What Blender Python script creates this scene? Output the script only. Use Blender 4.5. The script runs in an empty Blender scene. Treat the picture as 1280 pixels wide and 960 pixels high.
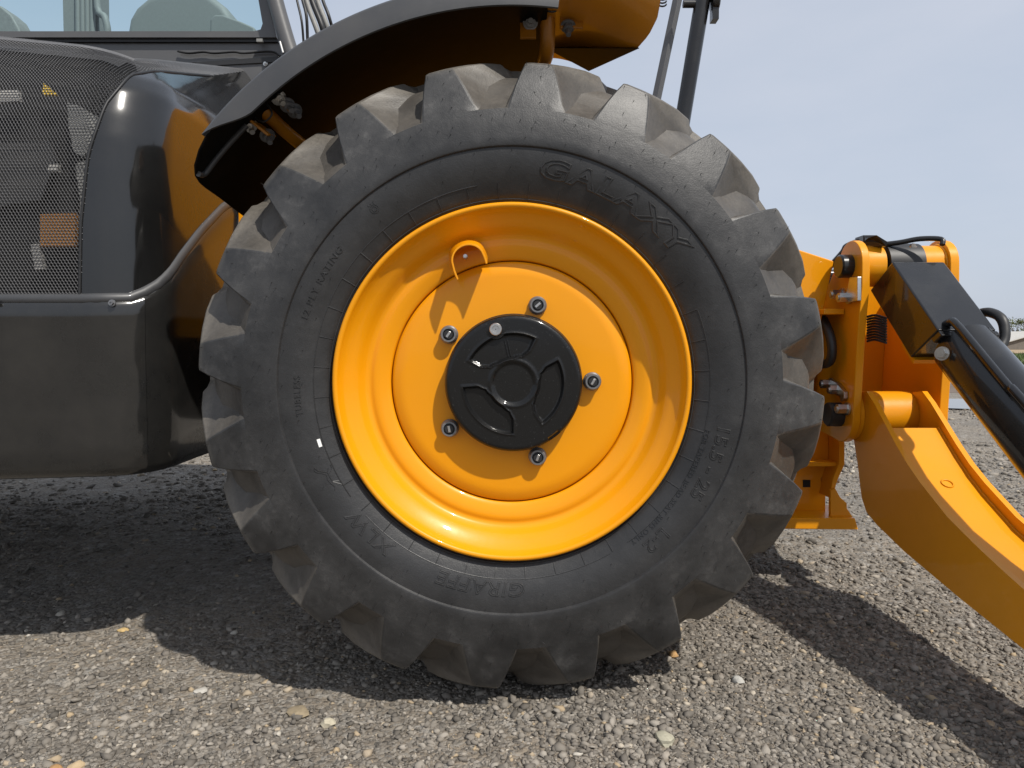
import bpy, bmesh, math, random
import numpy as np
from mathutils import Vector, Matrix
random.seed(7); rng = np.random.default_rng(11)
S = bpy.context.scene
COL = S.collection
PI = math.pi
# ------------------------------------------------------------------ camera, world, sun, exposure
FPX = 890.0; PITCH = 0.057; H = 0.665                 # H: height of the wheel hub above the ground
CAMP = Vector((0.0, -1.43, 0.745))
cd = bpy.data.cameras.new('camera'); cam = bpy.data.objects.new('camera', cd); COL.objects.link(cam)
cd.sensor_width = 36.0; cd.lens = FPX/1280*36.0; cd.clip_start = 0.02; cd.clip_end = 3000
cam.location = CAMP; cam.rotation_euler = (PI/2-PITCH, 0, 0); S.camera = cam
SUNT = Vector((-0.48, 0.57, -1.0)).normalized()        # direction the sunlight travels
sun_el = math.asin(-SUNT.z); sun_az = math.atan2(-SUNT.x, -SUNT.y)
w = bpy.data.worlds.new('World'); S.world = w; w.use_nodes = True
nt = w.node_tree; nt.nodes.clear()
o_ = nt.nodes.new('ShaderNodeOutputWorld'); bg = nt.nodes.new('ShaderNodeBackground')
sk = nt.nodes.new('ShaderNodeTexSky'); sk.sky_type = 'NISHITA'; sk.sun_disc = False
sk.sun_elevation = sun_el; sk.sun_rotation = sun_az; sk.altitude = 0
sk.air_density = 1.0; sk.dust_density = 2.2; sk.ozone_density = 2.0
hs = nt.nodes.new('ShaderNodeHueSaturation'); hs.inputs['Saturation'].default_value = 0.55
mx = nt.nodes.new('ShaderNodeMix'); mx.data_type = 'RGBA'; mx.inputs[0].default_value = 0.72
mx.inputs[7].default_value = (4.9, 5.5, 6.75, 1)
tc = nt.nodes.new('ShaderNodeTexCoord'); cmap = nt.nodes.new('ShaderNodeMapping'); cmap.inputs['Scale'].default_value = (1.6, 1.6, 4.5)
cn = nt.nodes.new('ShaderNodeTexNoise'); cn.inputs['Scale'].default_value = 1.7; cn.inputs['Detail'].default_value = 6; cn.inputs['Roughness'].default_value = 0.55
cr = nt.nodes.new('ShaderNodeValToRGB'); cr.color_ramp.elements[0].position = 0.35; cr.color_ramp.elements[1].position = 0.75
cr.color_ramp.elements[0].color = (4.75, 5.35, 6.4, 1); cr.color_ramp.elements[1].color = (5.55, 5.95, 6.85, 1)
nt.links.new(tc.outputs['Generated'], cmap.inputs['Vector']); nt.links.new(cmap.outputs[0], cn.inputs['Vector']); nt.links.new(cn.outputs['Fac'], cr.inputs[0]); nt.links.new(cr.outputs[0], mx.inputs[7])          # even thin high cloud veil over the clear sky
nt.links.new(sk.outputs[0], hs.inputs['Color']); nt.links.new(hs.outputs[0], mx.inputs[6])
nt.links.new(mx.outputs[2], bg.inputs[0]); bg.inputs[1].default_value = 0.116
nt.links.new(bg.outputs[0], o_.inputs[0])
sl = bpy.data.lights.new('sun', 'SUN'); sl.energy = 4.35; sl.angle = math.radians(0.9); sl.color = (1.0, 0.95, 0.87)
so = bpy.data.objects.new('sun', sl); COL.objects.link(so)
so.rotation_euler = SUNT.to_track_quat('-Z', 'Y').to_euler(); so.location = (3, -4, 8)
S.view_settings.view_transform = 'Standard'; S.view_settings.look = 'None'
S.view_settings.exposure = 0.10; S.view_settings.gamma = 1.0; S.view_settings.use_curve_mapping = False

# ------------------------------------------------------------------ measuring helpers (photo ray meets a plane at a real distance)
cP, sP = math.cos(PITCH), math.sin(PITCH)
def ray(px, py):
    u = (px-640)/FPX; v = (480-py)/FPX
    return Vector((u, cP+v*sP, -sP+v*cP))
def PY(px, py, Y): d = ray(px, py); return CAMP + d*((Y-CAMP.y)/d.y)
def PX(px, py, X): d = ray(px, py); return CAMP + d*((X-CAMP.x)/d.x)
def PZ(px, py, Z=0.0): d = ray(px, py); return CAMP + d*((Z-CAMP.z)/d.z)

# ------------------------------------------------------------------ object helpers
def obj(name, mesh, mats, parent=None, smooth=None, bevel=None, seg=2, label=None):
    if isinstance(mesh, tuple):
        me = bpy.data.meshes.new(name); me.from_pydata([tuple(v) for v in mesh[0]], [], mesh[1]); me.update()
    elif isinstance(mesh, bmesh.types.BMesh):
        me = bpy.data.meshes.new(name); mesh.to_mesh(me); mesh.free()
    else: me = mesh
    if not isinstance(mats, (list, tuple)): mats = [mats]
    if not me.materials:
        for m in mats: me.materials.append(m)
    ob = bpy.data.objects.new(name, me); COL.objects.link(ob)
    if parent: ob.parent = parent
    if smooth is not None:
        me.polygons.foreach_set('use_smooth', [True]*len(me.polygons))
        if smooth < 180: me.set_sharp_from_angle(angle=math.radians(smooth))
    if bevel:
        b = ob.modifiers.new('bevel', 'BEVEL'); b.width = bevel; b.segments = seg; b.limit_method = 'ANGLE'
        b.angle_limit = math.radians(32); b.use_clamp_overlap = True
        me.polygons.foreach_set('use_smooth', [True]*len(me.polygons)); b.harden_normals = True
        if smooth is None: me.set_sharp_from_angle(angle=math.radians(50))
    if label: ob['label'] = label
    return ob
def tag(o, label=None, cat=None, group=None, kind=None):
    if label: o['label'] = label
    if cat: o['category'] = cat
    if group: o['group'] = group
    if kind: o['kind'] = kind
    return o
def empty(name, loc=(0, 0, 0)):
    e = bpy.data.objects.new(name, None); e.empty_display_size = 0.1; e.location = loc; COL.objects.link(e); return e
def fix(v, f):
    bm = bmesh.new(); vs = [bm.verts.new(tuple(p)) for p in v]
    for q in f:
        try: bm.faces.new([vs[i] for i in q])
        except ValueError: pass
    bmesh.ops.recalc_face_normals(bm, faces=bm.faces); return bm
def join(*ms):
    V = []; F = []
    for v, f in ms:
        n = len(V); V += [tuple(p) for p in v]; F += [tuple(i+n for i in q) for q in f]
    return V, F
def lathe(prof, n=128, cx=0.0, cz=H, closed=False, a0=0.0, a1=2*PI):
    V = []; F = []; full = abs(a1-a0-2*PI) < 1e-6; m = n if full else n+1; k = len(prof)
    for i in range(m):
        a = a0+(a1-a0)*i/n; c, s = math.cos(a), math.sin(a)
        for r, y in prof: V.append((cx+r*c, y, cz+r*s))
    for i in range(n):
        j = (i+1) % m
        for q in range(k-1 if not closed else k):
            q2 = (q+1) % k; F.append((i*k+q, i*k+q2, j*k+q2, j*k+q))
    return V, F
def frame(d):
    d = Vector(d).normalized(); a = Vector((0, 0, 1)) if abs(d.z) < 0.9 else Vector((1, 0, 0))
    u = d.cross(a).normalized(); return d, u, d.cross(u).normalized()
def cyl(p0, p1, r0, r1=None, n=24, cap=True, cham=0.0):
    p0 = Vector(p0); p1 = Vector(p1); r1 = r0 if r1 is None else r1
    d, u, v = frame(p1-p0); L = (p1-p0).length
    rings = [(0, r0), (L, r1)]
    if cham: rings = [(0, r0-cham), (cham, r0), (L-cham, r1), (L, r1-cham)]
    V = []; F = []
    for t, r in rings:
        for i in range(n):
            a = 2*PI*i/n; V.append(p0+d*t+u*(r*math.cos(a))+v*(r*math.sin(a)))
    for k in range(len(rings)-1):
        for i in range(n):
            j = (i+1) % n; F.append((k*n+i, k*n+j, (k+1)*n+j, (k+1)*n+i))
    if cap: F.append(tuple(range(n-1, -1, -1))); F.append(tuple(range((len(rings)-1)*n, len(rings)*n)))
    return V, F
def hexa(p0, p1, r, n=6): return cyl(p0, p1, r, n=n)
def tube(pts, r, n=10, sub=6):
    P = [Vector(p) for p in pts]
    if sub > 1 and len(P) > 2:                                           # Catmull-Rom through the points
        Q = []
        for i in range(len(P)-1):
            a = P[max(i-1, 0)]; b = P[i]; c = P[i+1]; d = P[min(i+2, len(P)-1)]
            for k in range(sub):
                t = k/sub
                Q.append(0.5*((2*b)+(c-a)*t+(2*a-5*b+4*c-d)*t*t+(3*b-a-3*c+d)*t**3))
        Q.append(P[-1]); P = Q
    V = []; F = []; up = None
    for i, p in enumerate(P):
        d = (P[min(i+1, len(P)-1)]-P[max(i-1, 0)]).normalized()
        if up is None: _, u, v = frame(d)
        else:
            u = (up-d*up.dot(d)).normalized(); v = d.cross(u)
        up = u; rr = r[i*len(r)//len(P)] if isinstance(r, (list, tuple)) else r
        for k in range(n):
            a = 2*PI*k/n; V.append(p+u*(rr*math.cos(a))+v*(rr*math.sin(a)))
    for i in range(len(P)-1):
        for k in range(n):
            j = (k+1) % n; F.append((i*n+k, i*n+j, (i+1)*n+j, (i+1)*n+k))
    F.append(tuple(range(n-1, -1, -1))); F.append(tuple(range((len(P)-1)*n, len(P)*n)))
    return V, F
def box(c, sx, sy, sz, R=None):
    V = []
    for x in (-1, 1):
        for y in (-1, 1):
            for z in (-1, 1):
                p = Vector((x*sx/2, y*sy/2, z*sz/2)); p = R @ p if R else p; V.append(Vector(c)+p)
    return V, [(0, 1, 3, 2), (4, 6, 7, 5), (0, 4, 5, 1), (2, 3, 7, 6), (0, 2, 6, 4), (1, 5, 7, 3)]
def prism_x(pts, x0, x1):
    n = len(pts); V = [(x0, p[0], p[1]) for p in pts]+[(x1, p[0], p[1]) for p in pts]
    F = [tuple(range(n)), tuple(range(2*n-1, n-1, -1))]+[(i, i+n, (i+1) % n+n, (i+1) % n) for i in range(n)]
    return V, F
def prism_y(pts, y0, y1):
    n = len(pts); V = [(p[0], y0, p[1]) for p in pts]+[(p[0], y1, p[1]) for p in pts]
    F = [tuple(range(n)), tuple(range(2*n-1, n-1, -1))]+[(i, i+n, (i+1) % n+n, (i+1) % n) for i in range(n)]
    return V, F
def grid(fn, nu, nv):
    V = [fn(i/nu, j/nv) for i in range(nu+1) for j in range(nv+1)]
    F = [(i*(nv+1)+j, (i+1)*(nv+1)+j, (i+1)*(nv+1)+j+1, i*(nv+1)+j+1) for i in range(nu) for j in range(nv)]
    return V, F
def lerp_tab(tab, x):
    if x <= tab[0][0]: return tab[0][1]
    for (a, b), (c, d) in zip(tab, tab[1:]):
        if x <= c: return b+(d-b)*(x-a)/(c-a)
    return tab[-1][1]
def smooth(a, b, x): t = min(1, max(0, (x-a)/(b-a))); return t*t*(3-2*t)

# ------------------------------------------------------------------ materials
def mat(name):
    m = bpy.data.materials.new(name); m.use_nodes = True; n = m.node_tree.nodes; n.clear()
    out = n.new('ShaderNodeOutputMaterial'); b = n.new('ShaderNodeBsdfPrincipled')
    m.node_tree.links.new(b.outputs[0], out.inputs[0]); return m, m.node_tree, b
def node(t, kind, **kw):
    n = t.nodes.new(kind)
    for k, v in kw.items():
        if k in n.inputs: n.inputs[k].default_value = v
        else: setattr(n, k, v)
    return n
def noise(t, scale, detail=4, rough=0.55, vec=None):
    n = node(t, 'ShaderNodeTexNoise'); n.inputs['Scale'].default_value = scale; n.inputs['Detail'].default_value = detail
    n.inputs['Roughness'].default_value = rough
    if vec is None: vec = node(t, 'ShaderNodeNewGeometry').outputs['Position']
    t.links.new(vec, n.inputs['Vector']); return n.outputs['Fac']
def ramp(t, fac, stops):
    r = node(t, 'ShaderNodeValToRGB'); e = r.color_ramp.elements
    while len(e) < len(stops): e.new(0.5)
    for k, (p, c) in enumerate(stops):
        e[k].position = p; e[k].color = (c, c, c, 1) if isinstance(c, (int, float)) else (*c, 1)
    t.links.new(fac, r.inputs[0]); return r.outputs[0]
def mixc(t, fac, a, b):
    m = node(t, 'ShaderNodeMix', data_type='RGBA')
    for k, s in ((0, fac), (6, a), (7, b)):
        if isinstance(s, (int, float)): m.inputs[k].default_value = s
        elif isinstance(s, tuple): m.inputs[k].default_value = (*s, 1)
        else: t.links.new(s, m.inputs[k])
    return m.outputs[2]
def math_(t, op, a, b=0.0, c=None):
    m = node(t, 'ShaderNodeMath', operation=op)
    for k, s in enumerate((a, b) if c is None else (a, b, c)):
        if isinstance(s, (int, float)): m.inputs[k].default_value = s
        else: t.links.new(s, m.inputs[k])
    return m.outputs[0]
def bump(t, b, h, strength, dist, prev=None):
    n = node(t, 'ShaderNodeBump'); n.inputs['Strength'].default_value = strength; n.inputs['Distance'].default_value = dist
    t.links.new(h, n.inputs['Height'])
    if prev: t.links.new(prev, n.inputs['Normal'])
    t.links.new(n.outputs[0], b.inputs['Normal']); return n.outputs[0]
def flat0(name, col, rough):
    m, t, b = mat(name); f = ramp(t, noise(t, 14, 6, 0.7), [(0.45, 0.0), (0.8, 0.35)])
    t.links.new(mixc(t, f, col, (0.030, 0.022, 0.014)), b.inputs['Base Color']); b.inputs['Roughness'].default_value = rough; b.inputs['Specular IOR Level'].default_value = 0.04
    return m
def paint(name, col, rough=0.3, coat=0.7, dust=0.12, dustcol=(0.30, 0.27, 0.23), peel=0.0006, metal=0.0, spec=0.5):
    m, t, b = mat(name)
    f1 = ramp(t, noise(t, 7, 6, 0.65), [(0.42, 0.0), (0.75, 1.0)])
    f2 = ramp(t, noise(t, 420, 2), [(0.68, 0.0), (0.74, 1.0)])              # dried specks
    fac = math_(t, 'MULTIPLY', math_(t, 'ADD', math_(t, 'MULTIPLY', f1, 0.5), f2), dust)
    t.links.new(mixc(t, fac, col, dustcol), b.inputs['Base Color'])
    r = math_(t, 'MULTIPLY_ADD', f1, 0.16, rough-0.06); t.links.new(r, b.inputs['Roughness'])
    b.inputs['Coat Weight'].default_value = coat; b.inputs['Coat Roughness'].default_value = 0.045
    b.inputs['Metallic'].default_value = metal; b.inputs['Specular IOR Level'].default_value = spec
    if peel: bump(t, b, noise(t, 60, 3), 0.25, peel)
    return m
YEL = paint('yellow_paint', (0.745, 0.288, 0.002), rough=0.40, coat=0.30, dust=0.06, dustcol=(0.42, 0.24, 0.08), spec=0.2)
YEL_ARM = paint('yellow_arm_paint', (0.73, 0.284, 0.003), rough=0.44, coat=0.28, dust=0.22, dustcol=(0.30, 0.15, 0.03), spec=0.2)
YEL_DULL = paint('grimy_yellow_and_reflection', (0.50, 0.19, 0.005), rough=0.42, coat=0.35, dust=0.5, dustcol=(0.06, 0.04, 0.025))  # axle's grimy paint; on mudguard_end this colour paints in the chassis reflection
BLACK = paint('black_gloss_paint', (0.009, 0.009, 0.0095), rough=0.30, coat=0.55, dust=0.05, spec=0.25)
BLACK_COVER = paint('black_cover_paint', (0.008, 0.008, 0.008), rough=0.34, coat=1.0, dust=0.025, spec=0.08)
SKIRT = paint('black_skirt_paint', (0.012, 0.012, 0.0118), rough=0.36, coat=1.0, dust=0.07, spec=0.08)
for m_ in (BLACK_COVER, SKIRT): [n for n in m_.node_tree.nodes if n.type == 'BSDF_PRINCIPLED'][0].inputs['Coat IOR'].default_value = 1.6
for m_ in (BLACK_COVER, SKIRT): [n for n in m_.node_tree.nodes if n.type == 'BSDF_PRINCIPLED'][0].inputs['Coat Roughness'].default_value = 0.10
UNDER = flat0('mudguard_underside', (0.006, 0.006, 0.0055), 0.5)
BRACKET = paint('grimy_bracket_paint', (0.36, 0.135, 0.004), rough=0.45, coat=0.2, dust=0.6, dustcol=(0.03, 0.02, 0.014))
PLASTIC = paint('black_plastic', (0.040, 0.041, 0.044), rough=0.50, coat=0.1, dust=0.10)
CAB_GREY = paint('cab_grey', (0.085, 0.085, 0.087), rough=0.45, coat=0.15, dust=0.08)
def flat(name, col, rough=0.6, metal=0.0, var=0.25, scale=80, bmp=0.0):
    m, t, b = mat(name); f = noise(t, scale, 4)
    t.links.new(mixc(t, f, tuple(c*(1-var) for c in col), tuple(min(1, c*(1+var)) for c in col)), b.inputs['Base Color'])
    b.inputs['Roughness'].default_value = rough; b.inputs['Metallic'].default_value = metal
    if bmp: bump(t, b, f, 0.5, bmp)
    return m
STEEL = flat('zinc_steel', (0.55, 0.54, 0.52), 0.32, 1.0, 0.2, 150)
DARK_STEEL = flat('dark_nut_steel', (0.20, 0.20, 0.205), 0.40, 0.6, 0.35, 260)
HOSE = flat('hose_rubber', (0.016, 0.016, 0.017), 0.5)
DARK = flat('engine_bay_dark', (0.010, 0.010, 0.010), 0.8)
WIRE = flat('grille_wire', (0.13, 0.13, 0.135), 0.45, 0.3, 0.35, 300)
SEAT = flat('seat_vinyl', (0.21, 0.215, 0.205), 0.6, var=.1)
WHITE = flat('white_label', (0.75, 0.75, 0.73), 0.6, var=0.05)
GREYPART = flat('grey_part', (0.22, 0.22, 0.21), 0.6)
ORANGE = flat('orange_label', (0.40, 0.17, 0.035), 0.6)
def cast_mat():
    m, t, b = mat('black_cast_iron_paint')
    f = ramp(t, noise(t, 260, 2), [(0.66, 0.0), (0.73, 1.0)])
    t.links.new(mixc(t, math_(t, 'MULTIPLY', f, 0.25), (0.007, 0.007, 0.007), (0.12, 0.12, 0.12)), b.inputs['Base Color'])
    b.inputs['Roughness'].default_value = 0.40; b.inputs['Coat Weight'].default_value = 0.5; b.inputs['Coat Roughness'].default_value = 0.10; b.inputs['Specular IOR Level'].default_value = 0.12
    bump(t, b, noise(t, 420, 3), 0.5, 0.0012); return m
CAST = cast_mat()
def rubber(nm='tyre_rubber', brown=False):
    m, t, b = mat(nm); g = node(t, 'ShaderNodeNewGeometry')
    sp = node(t, 'ShaderNodeSeparateXYZ'); t.links.new(g.outputs['Position'], sp.inputs[0])
    x = sp.outputs[0]; z = math_(t, 'SUBTRACT', sp.outputs[2], H)
    r = math_(t, 'SQRT', math_(t, 'ADD', math_(t, 'MULTIPLY', x, x), math_(t, 'MULTIPLY', z, z)))
    p = g.outputs['Position']
    zone = ramp(t, r, [(0.452, 0.25), (0.555, 1.0)])                          # shoulder rubber is handled and dusty, inner wall clean
    cloud = ramp(t, noise(t, 9, 7, 0.65), [(0.35, 0.0), (0.72, 1.0)])
    fine = noise(t, 130, 5, 0.7)
    dust = math_(t, 'MULTIPLY', zone, math_(t, 'MULTIPLY_ADD', cloud, 0.20, 0.02))
    dust = math_(t, 'MULTIPLY', dust, math_(t, 'MULTIPLY_ADD', fine, 0.9, 0.5))
    scuff = ramp(t, noise(t, 34, 9, 0.78), [(0.50, 0.0), (0.72, 1.0)])
    sc = math_(t, 'MULTIPLY', scuff, math_(t, 'MULTIPLY', zone, math_(t, 'MULTIPLY_ADD', cloud, 0.30, 0.02)))
    c = mixc(t, cloud, (0.016, 0.016, 0.0165), (0.025, 0.025, 0.026))
    c = mixc(t, dust, c, (0.185, 0.180, 0.172)); c = mixc(t, sc, c, (0.26, 0.25, 0.24))
    if brown: c = mixc(t, math_(t, 'MULTIPLY', math_(t, 'MULTIPLY_ADD', fine, 0.8, 0.25), math_(t, 'MULTIPLY_ADD', cloud, 0.6, 0.55)), c, (0.112, 0.098, 0.081))
    edge = ramp(t, r, [(0.618, 0.0), (0.632, 1.0)])
    c = mixc(t, math_(t, 'MULTIPLY', edge, math_(t, 'MULTIPLY', fine, 0.55)), c, (0.20, 0.18, 0.15))
    t.links.new(c, b.inputs['Base Color'])
    t.links.new(math_(t, 'MULTIPLY_ADD', dust, 0.6, 0.40), b.inputs['Roughness'])
    b.inputs['Specular IOR Level'].default_value = 0.45
    n1 = bump(t, b, noise(t, 22, 5, 0.6), 0.35, 0.003); bump(t, b, noise(t, 340, 4, 0.7), 0.35, 0.0012, n1)
    return m
RUBBER = rubber(); TREAD = rubber('tyre_tread_rubber', True)
HAIR = flat('rubber_hair', (0.012, 0.012, 0.012), 0.6)
def glass():
    m = bpy.data.materials.new('cab_glass'); m.use_nodes = True; t = m.node_tree; t.nodes.clear()
    out = t.nodes.new('ShaderNodeOutputMaterial'); tr = t.nodes.new('ShaderNodeBsdfTransparent'); gl = t.nodes.new('ShaderNodeBsdfGlossy')
    tr.inputs[0].default_value = (0.66, 0.84, 0.88, 1); gl.inputs['Roughness'].default_value = 0.02
    fr = t.nodes.new('ShaderNodeFresnel'); fr.inputs[0].default_value = 1.5; mxs = t.nodes.new('ShaderNodeMixShader')
    t.links.new(fr.outputs[0], mxs.inputs[0]); t.links.new(tr.outputs[0], mxs.inputs[1]); t.links.new(gl.outputs[0], mxs.inputs[2])
    t.links.new(mxs.outputs[0], out.inputs[0]); return m
GLASS = glass()

# ================================================================== SETTING
def ground_z(x, y):
    rut = -0.016*math.exp(-((y-.95-.10*x+.03*math.sin(3*x))/.07)**2)+0.010*math.exp(-((y-1.08-.10*x)/.06)**2)-0.014*math.exp(-((y-.55-.16*x)/.06)**2) if x > .55 else 0.0
    return rut*min(1, max(0, (x-.55)/.3))+0.012*math.sin(1.3*x+0.7*y)*math.cos(0.9*y-0.4*x)+0.006*math.sin(4.1*x-2.3*y)-0.008+0.004*math.sin(9*x+3*y)*math.cos(7*y)
def ground_mat():
    m, t, b = mat('gravel_ground'); p = node(t, 'ShaderNodeNewGeometry').outputs['Position']
    big = ramp(t, noise(t, 1.6, 5, 0.6), [(0.35, 0.0), (0.68, 1.0)])
    v1 = node(t, 'ShaderNodeTexVoronoi'); v1.inputs['Scale'].default_value = 95; t.links.new(p, v1.inputs['Vector'])
    v2 = node(t, 'ShaderNodeTexVoronoi'); v2.inputs['Scale'].default_value = 38; t.links.new(p, v2.inputs['Vector'])
    sv = node(t, 'ShaderNodeSeparateColor'); t.links.new(v1.outputs['Color'], sv.inputs[0])
    sv2 = node(t, 'ShaderNodeSeparateColor'); t.links.new(v2.outputs['Color'], sv2.inputs[0])
    c = mixc(t, big, (0.165, 0.146, 0.124), (0.255, 0.215, 0.168))
    c = mixc(t, ramp(t, sv.outputs[0], [(0.35, 0.0), (1.0, 0.8)]), c, (0.26, 0.245, 0.22))
    c = mixc(t, ramp(t, sv2.outputs[1], [(0.80, 0.0), (0.92, 0.6)]), c, (0.33, 0.31, 0.28))
    c = mixc(t, ramp(t, sv.outputs[2], [(0.0, 0.6), (0.3, 0.0)]), c, (0.08, 0.073, 0.066))
    t.links.new(c, b.inputs['Base Color']); b.inputs['Roughness'].default_value = 0.92; b.inputs['Specular IOR Level'].default_value = 0.2
    n0 = bump(t, b, noise(t, 60, 6, 0.7), 0.7, 0.012)
    n1 = bump(t, b, math_(t, 'SUBTRACT', 1.0, v2.outputs['Distance']), 0.6, 0.012, n0)
    bump(t, b, math_(t, 'SUBTRACT', 1.0, v1.outputs['Distance']), 0.8, 0.007, n1); return m
GROUND = ground_mat()
xs = np.concatenate([-np.geomspace(900, 3.2, 22), np.linspace(-3, 3, 100), np.geomspace(3.2, 900, 22)])
ys = np.concatenate([-np.geomspace(900, 1.2, 16), np.linspace(-1, 4, 90), np.geomspace(4.2, 900, 30)])
V = [(x, y, ground_z(x, y) if (abs(x) < 40 and abs(y) < 40) else -0.008) for x in xs for y in ys]; ny = len(ys)
F = [(i*ny+j, (i+1)*ny+j, (i+1)*ny+j+1, i*ny+j+1) for i in range(len(xs)-1) for j in range(ny-1)]
tag(obj('ground', (V, F), GROUND, smooth=180), kind='structure')

ICO = bmesh.new(); bmesh.ops.create_icosphere(ICO, subdivisions=1, radius=1)
IV = np.array([v.co[:] for v in ICO.verts]); IF = np.array([[v.index for v in f.verts] for f in ICO.faces]); ICO.free()
def stone_mat():
    m, t, b = mat('gravel_stone'); a = node(t, 'ShaderNodeAttribute', attribute_name='tone')
    c = ramp(t, a.outputs['Fac'], [(0.0, (0.070, 0.064, 0.057)), (0.35, (0.150, 0.136, 0.120)), (0.7, (0.235, 0.212, 0.182)), (0.93, (0.34, 0.31, 0.27)), (0.975, (0.40, 0.30, 0.18)), (1.0, (0.54, 0.51, 0.45))])
    f = noise(t, 160, 4, 0.7); t.links.new(mixc(t, math_(t, 'MULTIPLY', f, 0.5), c, (0.20, 0.175, 0.142)), b.inputs['Base Color'])
    b.inputs['Roughness'].default_value = 0.88; b.inputs['Specular IOR Level'].default_value = 0.25
    bump(t, b, noise(t, 420, 4, 0.7), 0.5, 0.0015); return m
STONE = stone_mat()
def gravel():
    N = 112000
    # image-space even density: pick view depth, width grows with it
    d = 1.12*np.exp(rng.random(N)**1.15*np.log(9.5/1.12)); y = d-1.43
    x = (rng.random(N)*2-1)*d*0.80
    sz = np.exp(rng.normal(-5.68, 0.48, N)); sz = np.clip(sz, 0.0016, 0.0105)*np.clip(d/1.6, 1, 2.8)**0.75
    patch = 1.25*np.sin(x*2.1+1.3*y)+np.sin(y*2.9-x*1.1+1)+0.6*np.sin(5*x+4*y)
    keep = rng.random(N) < np.clip(0.62+0.26*patch, 0.10, 1); x, y, sz = x[keep], y[keep], sz[keep]; n = len(x)
    P = IV[None]*(1+np.clip(rng.normal(0, 0.36, (n, 12, 1)), -.65, .8))
    P = P*np.stack([rng.uniform(.75, 1.35, n), rng.uniform(.75, 1.35, n), rng.uniform(.45, .85, n)], -1)[:, None]
    a = rng.random(n)*2*np.pi; c, s = np.cos(a), np.sin(a); tl = rng.normal(0, .35, n); ct, st = np.cos(tl), np.sin(tl)
    X, Y, Z = P[..., 0], P[..., 1], P[..., 2]
    X, Z = X*ct[:, None]-Z*st[:, None], X*st[:, None]+Z*ct[:, None]
    X, Y = X*c[:, None]-Y*s[:, None], X*s[:, None]+Y*c[:, None]
    gz = np.array([ground_z(u, v) for u, v in zip(x, y)])
    co = np.stack([X*sz[:, None]+x[:, None], Y*sz[:, None]+y[:, None], Z*sz[:, None]+gz[:, None]+sz[:, None]*rng.uniform(-.15, .35, n)[:, None]], -1).reshape(-1, 3)
    fa = (IF[None]+np.arange(n)[:, None, None]*12).reshape(-1, 3)
    me = bpy.data.meshes.new('gravel'); me.vertices.add(len(co)); me.vertices.foreach_set('co', co.ravel().astype(np.float32))
    me.loops.add(fa.size); me.loops.foreach_set('vertex_index', fa.ravel().astype(np.int32))
    me.polygons.add(len(fa)); me.polygons.foreach_set('loop_start', np.arange(0, fa.size, 3, dtype=np.int32))
    me.update(calc_edges=True)
    at = me.attributes.new('tone', 'FLOAT', 'POINT'); at.data.foreach_set('value', np.repeat(rng.random(n)**1.0, 12).astype(np.float32))
    tag(obj('gravel', me, STONE), kind='stuff')
gravel()
# individual larger stones one can point at
def stone(px, py, size, col, label, flatn=0.5, seed=0):
    r = random.Random(seed); p = PZ(px, py); bm = bmesh.new(); bmesh.ops.create_icosphere(bm, subdivisions=2, radius=1)
    ph = [r.random()*6 for _ in range(6)]
    for v in bm.verts:
        c = v.co; k = 1+0.16*math.sin(3*c.x+ph[0])*math.sin(2.6*c.y+ph[1])+0.12*math.sin(5*c.z+ph[2]+3*c.x)+0.04*r.random()
        v.co = Vector((c.x*k*size, c.y*k*size*0.8, c.z*k*size*flatn))
    bmesh.ops.rotate(bm, verts=bm.verts, cent=(0, 0, 0), matrix=Matrix.Rotation(r.random()*3, 3, 'Z'))
    m = flat('stone_'+label.split()[0], col, 0.9, var=0.35, scale=120, bmp=0.002)
    o = obj('stone', bm, m, smooth=35); o.location = (p.x, p.y, ground_z(p.x, p.y)+size*flatn*0.45)
    tag(o, label, 'stone', 'larger stones lying in the gravel')
stone(372, 882, 0.024, (0.25, 0.20, 0.13), 'flat tan stone at the lower left edge of the tyre shadow', 0.35, 1)
stone(831, 928, 0.022, (0.36, 0.34, 0.26), 'pale oblong stone right of centre at the bottom of the gravel', 0.5, 2)
stone(66, 955, 0.020, (0.36, 0.21, 0.09), 'orange brown stone in the bottom left corner', 0.5, 3)
stone(95, 948, 0.016, (0.40, 0.30, 0.18), 'small buff stone just right of the orange brown stone', 0.6, 4)
stone(410, 895, 0.015, (0.40, 0.36, 0.27), 'cream round stone right of the flat tan stone', 0.6, 5)
stone(842, 823, 0.013, (0.40, 0.24, 0.10), 'small orange stone beside the lower right of the tyre', 0.7, 6)
stone(922, 854, 0.015, (0.38, 0.37, 0.34), 'pale grey stone in sun under the right hand tyre edge', 0.6, 7)
stone(154, 786, 0.014, (0.46, 0.33, 0.15), 'yellowish stone at the tip of the sunlit wedge', 0.4, 8)
stone(251, 856, 0.016, (0.42, 0.40, 0.36), 'thin whitish stone left of the flat tan stone', 0.3, 9)

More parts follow.
